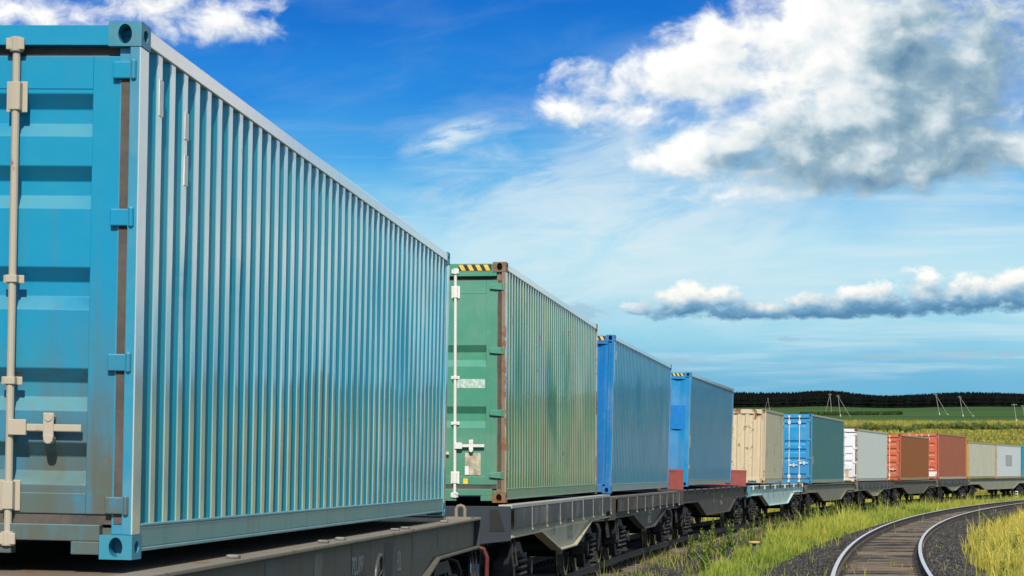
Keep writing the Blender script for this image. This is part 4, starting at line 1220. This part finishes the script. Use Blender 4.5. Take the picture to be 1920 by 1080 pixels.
    for (nm2, what, boxx, mat) in spec.get('extras', ()):
        mb = MB()
        if what == 'end': mb.box(boxx[0], boxx[1], boxx[4] if len(boxx) > 4 else .036, (boxx[4] if len(boxx) > 4 else .036) + .0045, boxx[2], boxx[3])
        else: mb.box(HALF - .0115, HALF - .0075, *boxx)
        mb.build(nm2, mat, root)
    return root


STEEL_PLATE = plain('data_plate_steel', (.46, .41, .30), .5, .2, .35, 14)
YELLOW = plain('sticker_yellow', (.80, .55, .03), .5, 0, .1)
WHITE = plain('sticker_white', (.72, .72, .68), .5, 0, .12)
SKYBLUE = (.002, .255, .45)
CONTAINERS = [
    dict(name='skyblue', square=True, hdr=.112, depth=.07, dust=.40, chalk_sheen=.74, chalk_sheen_col=(.62, .80, .76), flats=(.088, .07), hinges=(2.36, 1.65, .95, .26), Y=11.47, L=12.19, H=2.591, h=.42, roll=1.1, kind='door', end=SKYBLUE, end_fade=(.004, .27, .40), side=(.003, .225, .32), side_fade=(.008, .25, .32), rail=(.84, .83, .76), sill=(.10, .30, .33),
         cast=(.03, .24, .34), post=(.012, .25, .39), post_rust=.1, end_rust=.24, low_dirt=.95, end_dirt=.45, dirtcol=(.085, .105, .085), rust=.17, dirt=.20, rod=(.44, .39, .30), cast_rust=.50, wob=.0016, gasket=(.085, .070, .060),
         coat=1.0, rough=.2, label='largest blue container in front, its bright door end and ribbed teal side',
         extras=[('paint_patch', 'side', (.405, .485, 2.20, 2.38), WHITE), ('paint_patch', 'side', (.96, 1.04, 2.16, 2.30), WHITE), ('paint_patch', 'side', (.96, 1.04, 1.92, 2.08), WHITE)]),
    dict(name='green', chalk_sheen=.62, chalk_sheen_col=(.72, .70, .48), flats=(.088, .07), Y=28.66, L=12.19, H=2.896, h=.361, roll=.2, kind='door', end=(.060, .28, .18), side=(.035, .155, .072), side_fade=(.08, .20, .09), rail=(.82, .78, .62), sill=(.16, .32, .20), cast=(.16, .12, .07), cast_rust=.85,
         post=(.24, .17, .09), post_rust=.75, end_rust=.20, rust=.32, dirt=.50, sdirt=(.13, .12, .07), rod=(.72, .72, .68), bands=((1.90, .26), (1.16, .26)), depth=.06, rods=(.60, .17), hinges=(2.60, 1.83, 1.08, .33), hz=.685, hazard=True, low_dirt=.25, wob=.0016, gasket=(.07, .06, .05), coat=.8,
         label='green container with rusty corner posts and white lock rods',
         extras=[('data_plate', 'end', (.72, .91, .33, .60, .0375), STEEL_PLATE), ('sticker', 'end', (.72, .765, .335, .44, .0328), WHITE), ('tape_strip', 'end', (.62, .96, 1.38, 1.49, .0405), plain('tape_worn', (.42, .55, .48), .5, 0, .3, 25)), ('sticker', 'end', (.70, .755, .225, .29, .0358), YELLOW)]),
    dict(name='royal', chalk_sheen=.22, chalk_sheen_col=(.40, .52, .60), Y=43.48, L=12.19, H=2.896, h=.38, roll=1.5, kind='front', end=(.006, .18, .50), side=(.010, .165, .30), side_fade=(.02, .19, .30), rail=(.84, .84, .78), sill=(.20, .36, .40), post=(.006, .19, .50), hazard=True, cast=(.02, .16, .40), cast_rust=.1, epitch=.42,
         rust=.06, dirt=.16, post_rust=.05, end_rust=.03, label='tall bright blue container just behind the green one', extras=[('sticker', 'side', (.35, .40, 2.45, 2.62), WHITE)]),
    dict(name='azure', chalk_sheen=.18, chalk_sheen_col=(.45, .55, .58), Y=60.38, L=12.19, H=2.896, h=.35, roll=1.8, kind='front', end=(.006, .25, .56), side=(.010, .15, .30), side_fade=(.02, .175, .30), rail=(.84, .84, .78), sill=(.22, .36, .38), post=(.01, .27, .58), hazard=True, cast=(.02, .20, .42), cast_rust=.1, epitch=.42,
         rust=.06, dirt=.16, post_rust=.05, end_rust=.03, label='tall blue container standing between the two red end boards',
         extras=[('sticker', 'side', (.28, .36, .98, 1.30), YELLOW), ('paint_patch', 'end', (.60, 1.09, 1.45, 2.05, .0165), plain('cobalt_patch', (.006, .19, .55), .4, 0, .08)), ('sticker', 'side', (.25, .33, .45, .55), WHITE)]),
    dict(name='beige', Y=82.87, L=6.058, H=2.591, h=.37, roll=1.2, kind='front', end=(.60, .50, .33), end_fade=(.70, .62, .48), side=(.36, .35, .27), rail=(.55, .48, .36), sill=(.40, .36, .27), cast=(.34, .24, .14), cast_rust=.7, post=(.52, .42, .28), post_rust=.55,
         end_rust=.56, rust=.34, end_dirt=.5, dirtcol=(.34, .20, .09), dirt=.45, coat=.2, rough=.45, epitch=.26, label='short rusty beige container with a corrugated end wall', low_dirt=.2),
    dict(name='cyan', Y=98.9, L=12.19, H=2.896, h=.447, roll=.4, kind='door', end=(.008, .27, .58), side=(.030, .135, .16), side_fade=(.04, .15, .17), rail=(.50, .50, .44), sill=(.22, .34, .34), cast=(.03, .24, .42), cast_rust=.2, post=(.02, .25, .45), rods=(.69, .26), bands=(2.55, 1.80, 1.45, 1.08, .42),
         rod=(.75, .72, .62), end_rust=.02, rust=.02, dirt=.10, rough=.38, coat=.3, label='blue container showing its whole door end with two white lock rods', hz=.85,
         extras=[('sticker', 'side', (.38, .52, .80, 1.16), YELLOW)]),
    dict(name='white', Y=115.9, L=12.19, H=2.591, h=.439, roll=.6, kind='door', end=(.78, .80, .84), end_fade=(.74, .75, .76), side=(.50, .56, .55), rail=(.68, .66, .58), sill=(.46, .48, .42), cast=(.30, .18, .10), cast_rust=.8, post=(.45, .38, .30), post_rust=.7,
         bands=(1.75, 1.40, 1.05), rust=.04, end_rust=.06, dirt=.2, rough=.4, coat=.3, label='white container with a pale grey side and rusty corner posts', rod=(.7, .7, .7), extras=[('rust_patch', 'end', (.55, .80, .16, .55, .0338), plain('rust_patch', (.50, .33, .19), .7))]),
    dict(name='brown', Y=133.0, L=12.19, H=2.591, h=.442, roll=.5, kind='door', end=(.56, .13, .055), end_fade=(.60, .18, .10), side=(.24, .082, .024), side_fade=(.27, .10, .04), rail=(.55, .40, .28), sill=(.40, .24, .12), cast=(.30, .07, .04), cast_rust=.4, post=(.50, .11, .06), post_rust=.3,
         bands=(2.2, 1.82, 1.44, 1.06, .60), rust=.08, dirt=.25, rough=.45, coat=.15, rod=(.75, .62, .5), label='brown sided container with an orange red door, lower than the red one behind it'),
    dict(name='red', Y=148.6, L=12.19, H=2.896, h=.426, roll=0, kind='door', end=(.58, .135, .065), end_fade=(.62, .19, .12), side=(.31, .092, .055), side_fade=(.35, .12, .075), rail=(.52, .22, .15), sill=(.50, .46, .38), cast=(.30, .08, .05), cast_rust=.4, post=(.50, .12, .08), post_rust=.3,
         bands=(2.30, 1.70, 1.32, .80), rust=.08, dirt=.3, rough=.45, coat=.15, rod=(.75, .68, .6), label='taller red container with whitened door bottom behind the brown one', extras=[('paint_patch', 'end', (.08, 1.1, .20, .50, .0335), WHITE)]),
    dict(name='cream', Y=161.3, L=12.0, H=2.52, h=.409, roll=0, kind='front', end=(.60, .30, .05), end_fade=(.62, .38, .12), side=(.46, .46, .36), side_fade=(.50, .50, .42), rail=(.50, .46, .34), sill=(.36, .33, .20), cast=(.40, .24, .08), cast_rust=.6, post=(.50, .36, .18), post_rust=.5,
         rust=.14, end_rust=.3, dirt=.40, rough=.5, coat=.1, label='pale cream container with an orange rusty end'),
    dict(name='palegrey', Y=173.2, L=11.2, H=2.52, h=.43, roll=0, kind='front', end=(.50, .50, .46), side=(.50, .56, .58), side_fade=(.52, .56, .56), rail=(.52, .52, .46), sill=(.36, .34, .24), cast=(.36, .30, .2), cast_rust=.5, post=(.46, .38, .26), post_rust=.5,
         rust=.1, dirt=.28, rough=.5, coat=.1, label='pale blue grey container with a square patch, end to end with the cream one', extras=[('paint_patch', 'side', (4.2, 7.0, .95, 1.75), plain('grey_patch', (.42, .46, .44), .5, 0, .08))]),
    dict(name='far', Y=186.6, L=12.19, H=2.591, h=.43, roll=0, kind='front', end=(.008, .27, .42), side=(.03, .24, .33), rail=(.4, .45, .42), label='farthest blue container, cut by the right edge of the view'),
]
for c_ in CONTAINERS: container(c_)

# ================================================================== POLES, MARKERS, WEEDS
M_POLE = plain('pole_wood', (.26, .25, .22), .85, 0, .3, 3)
M_POLEFOOT = plain('pole_footing', (.62, .60, .54), .8, 0, .15, 3)


def terr_pt(px, base_py):
    """where the sight line through a foot of a pole meets the fields"""
    a = (px - 960) / FPX; e = (YH - base_py) / FPX
    for y in np.arange(260, 2500, 2.0):
        x = a * y; r = math.hypot(x, y); k = min(1, (r - 190) / 300)
        z = terr(x, y) + k * (.5 * math.sin(x * .013 + 1) * math.cos(y * .011) + .9 * math.sin(x * .0061 + y * .004))
        if (z - EYE) / y >= e: return x, y, z
    return a * 1000, 1000, 24


POLES = [  # foot px, foot py, top px, top py, brace foot px, brace py
    (1443, 768, 1440, 746, 1434, 770, 'small far power pole just behind the rusty beige container'),
    (1560, 778, 1556, 737, 1547, 778, 'wooden power pole braced on its near side, left of the close pair'),
    (1576, 781, 1571, 740, 1595, 781, 'wooden power pole whose dark brace spreads to the far side, in the close pair'),
    (1762, 778, 1754, 737, 1778, 778, 'leaning power pole with pale footings, taller of the two standing near each other'),
    (1806, 781, 1799, 742, 1826, 783, 'leaning power pole with a long thin brace, second of the two standing near each other'),
    (1906, 790, 1901, 757, 1906, 790, 'single leaning power pole nearest the train at the edge of the view'),
    (1921, 778, 1917, 760, 1926, 779, 'power pole cut by the right edge of the view'),
]
for fx, fy, tx, ty, bx, by, lab in POLES:
    x, y, z = terr_pt(fx, fy); m = y / FPX
    t = thing('power_pole', lab, 'power pole', (x, y, z), group='wooden power poles in the field')
    top = Vector(((tx - fx) * m, 0, (fy - ty) * m)); hgt = top.z
    mb = MB(); mb.tube((0, 0, -.3), top, .19, 10, .13); mb.build('pole', M_POLE, t)
    if bx != fx:
        bxx = (bx - fx) * m; mb = MB(); zt = terr(x + bxx, y + 1.2) - terr(x, y)
        mb.tube((bxx, 1.2, zt - .3), top * .93 + Vector((.0, .12, 0)), .16, 10, .12); mb.build('brace', M_POLE, t)
        mb = MB(); mb.tube((bxx, 1.2, zt - .3), (bxx, 1.2, zt + .55), .24, 10); mb.build('footing', M_POLEFOOT if fx > 1700 else M_POLE, t)
    mb = MB(); mb.tube((0, 0, -.3), (top.x * .07, 0, hgt * .07 + .3), .27, 10); mb.build('footing', M_POLEFOOT, t)
    mb = MB(); c = top * .93; mb.box(c.x - 1.0, c.x + 1.0, -.30, -.17, c.z - .07, c.z + .07); a = mb.build('crossarm', M_POLE, t)
    mb = MB()
    for s in (-.9, -.3, .3, .9): mb.tube((c.x + s, -.235, c.z + .07), (c.x + s, -.235, c.z + .26), .05, 8)
    mb.build('insulator', M_PALE, a)

# low post with a flat orange cap in the grass
x, y = P(59.0, 2.95); z0 = near_z(59.0, 2.95)
t = thing('marker_post', 'short grey post with a flat tan cap standing in the grass strip', 'marker post', (x, y, z0))
mb = MB(); mb.lathe([(-.1, .055), (.36, .05), (.44, .045)], 'z', (0, 0, 0), 14); mb.build('post', plain('post_grey', (.10, .11, .11), .8), t, smooth=False)
mb = MB(); mb.lathe([(.4405, .10), (.455, .142), (.482, .145), (.498, .13), (.502, .05)], 'z', (0, 0, 0), 20); mb.build('cap', plain('cap_tan', (.66, .42, .17), .55, 0, .15), t)
# small white block between the rails far along the empty track and a white target beside it
x, y = P(147.0, off2(147) - .1); a = -math.atan(slope(147))
t = thing('marker_block', 'small white block lying between the rails of the empty track', 'marker', (x, y, -.2), (0, 0, a))
mb = MB(); mb.prism([(-.26, 0), (.26, 0), (.26, .20), (.20, .27), (-.20, .27), (-.26, .20)], 'y', -.12, .12); mb.build('block', plain('white_paint', (.78, .78, .76), .5, 0, .1), t, bevel=.02)
mb = MB(); mb.box(-.27, .27, -.125, .125, .09, .12); mb.build('band', M_PALE, t)
x, y = P(178.0, 1.95); zt = near_z(178, 1.95) + .06
t = thing('switch_stand', 'white trackside switch stand with short arms beside the last wagon', 'switch stand', (x, y, zt), (0, 0, a)); t.scale = (.6,) * 3
mb = MB(); mb.tube((0, 0, -.1), (0, 0, 1.05), .035, 10); mb.build('post', plain('white_paint', (.78, .78, .76)), t)
for zz in (.35, .68, 1.0):
    mb = MB(); mb.prism([(-.30, zz - .02), (-.02, zz - .05), (-.02, zz + .05), (-.30, zz + .06)], 'y', -.045, .045); mb.build('arm', plain('white_paint', (.78, .78, .76)), t)
mb = MB(); mb.box(-.18, .18, -.14, .14, -.06, .22); mb.prism([(-.18, .2205), (.18, .2205), (.10, .30), (-.10, .30)], 'y', -.13, .13); mb.build('base', M_GRIME, t)


def weed_mesh(seed):
    r = np.random.default_rng(seed); h = r.uniform(.75, 1.15); V, F, C = [], [], []
    g0 = np.array((.18, .32, .055)); g1 = np.array((.42, .50, .11))
    for st in range(3):
        bx, by = r.normal(0, .05, 2); lx, ly = r.normal(0, .07, 2); hh = h * r.uniform(.7, 1); w = .006
        o = len(V); V += [(bx - w, by, 0), (bx + w, by, 0), (bx + lx, by + ly, hh), (bx, by - w, 0), (bx, by + w, 0)]; C += [g0] * 5
        F += [(o, o + 1, o + 2), (o + 3, o + 4, o + 2)]
        for k in range(46):
            t = r.uniform(.06, 1); q = r.uniform(0, 6.28); ln = (.085 * (1 - t) + .04) * r.uniform(.6, 1.2); z = hh * t
            px, py = bx + lx * t, by + ly * t; ww = ln * .16
            dx, dy = math.cos(q), math.sin(q); o = len(V)
            up = 1.0 + .5 * t
            V += [(px, py, z), (px + dx * ln * .5 - dy * ww, py + dy * ln * .5 + dx * ww, z + ln * up * .6), (px + dx * ln * .5 + dy * ww, py + dy * ln * .5 - dx * ww, z + ln * up * .6), (px + dx * ln, py + dy * ln, z + ln * up * .7)]
            F += [(o, o + 1, o + 3), (o, o + 3, o + 2)]; c = g0 + (g1 - g0) * np.clip(t * .8 + r.normal(0, .2), 0, 1); C += [c] * 4
    return fast_mesh('tall_weed', np.array(V), np.array(F), M_LEAF, np.array(C))


WM = [weed_mesh(s) for s in range(5)]
wr = random.Random(4)
spots = [(47.5, 2.6), (52, 2.3), (55, 1.8), (57.5, 2.2), (59, 1.9), (61, 2.5), (63.5, 2.0), (66, 2.3)]
spots += [(wr.uniform(66, 128), wr.uniform(1.65, 2.7)) for _ in range(18)]
for i, (Y, l) in enumerate(spots):
    x, y = P(Y, l); o = link('tall_weed', WM[i % 5]); o.location = (x, y, near_z(Y, l) - .01); o.rotation_euler = (0, 0, wr.uniform(0, 6.28)); k = wr.uniform(.75, 1.2); o.scale = (k, k, k)
    tag(o, 'tall leafy green weed standing in the grass strip beside the train', 'weed', 'tall weeds beside the train')
for i in range(16):
    Y = wr.uniform(44, 110); l = off2(Y) + wr.uniform(2.2, 3.2)
    x, y = P(Y, l); o = link('tall_weed', WM[i % 5]); o.location = (x, y, near_z(Y, l) - .01); o.rotation_euler = (0, 0, wr.uniform(0, 6.28)); k = wr.uniform(.6, 1.0); o.scale = (k, k, k)
    tag(o, 'tall leafy weed among the yellow grass outside the empty track', 'weed', 'tall weeds beside the empty track')
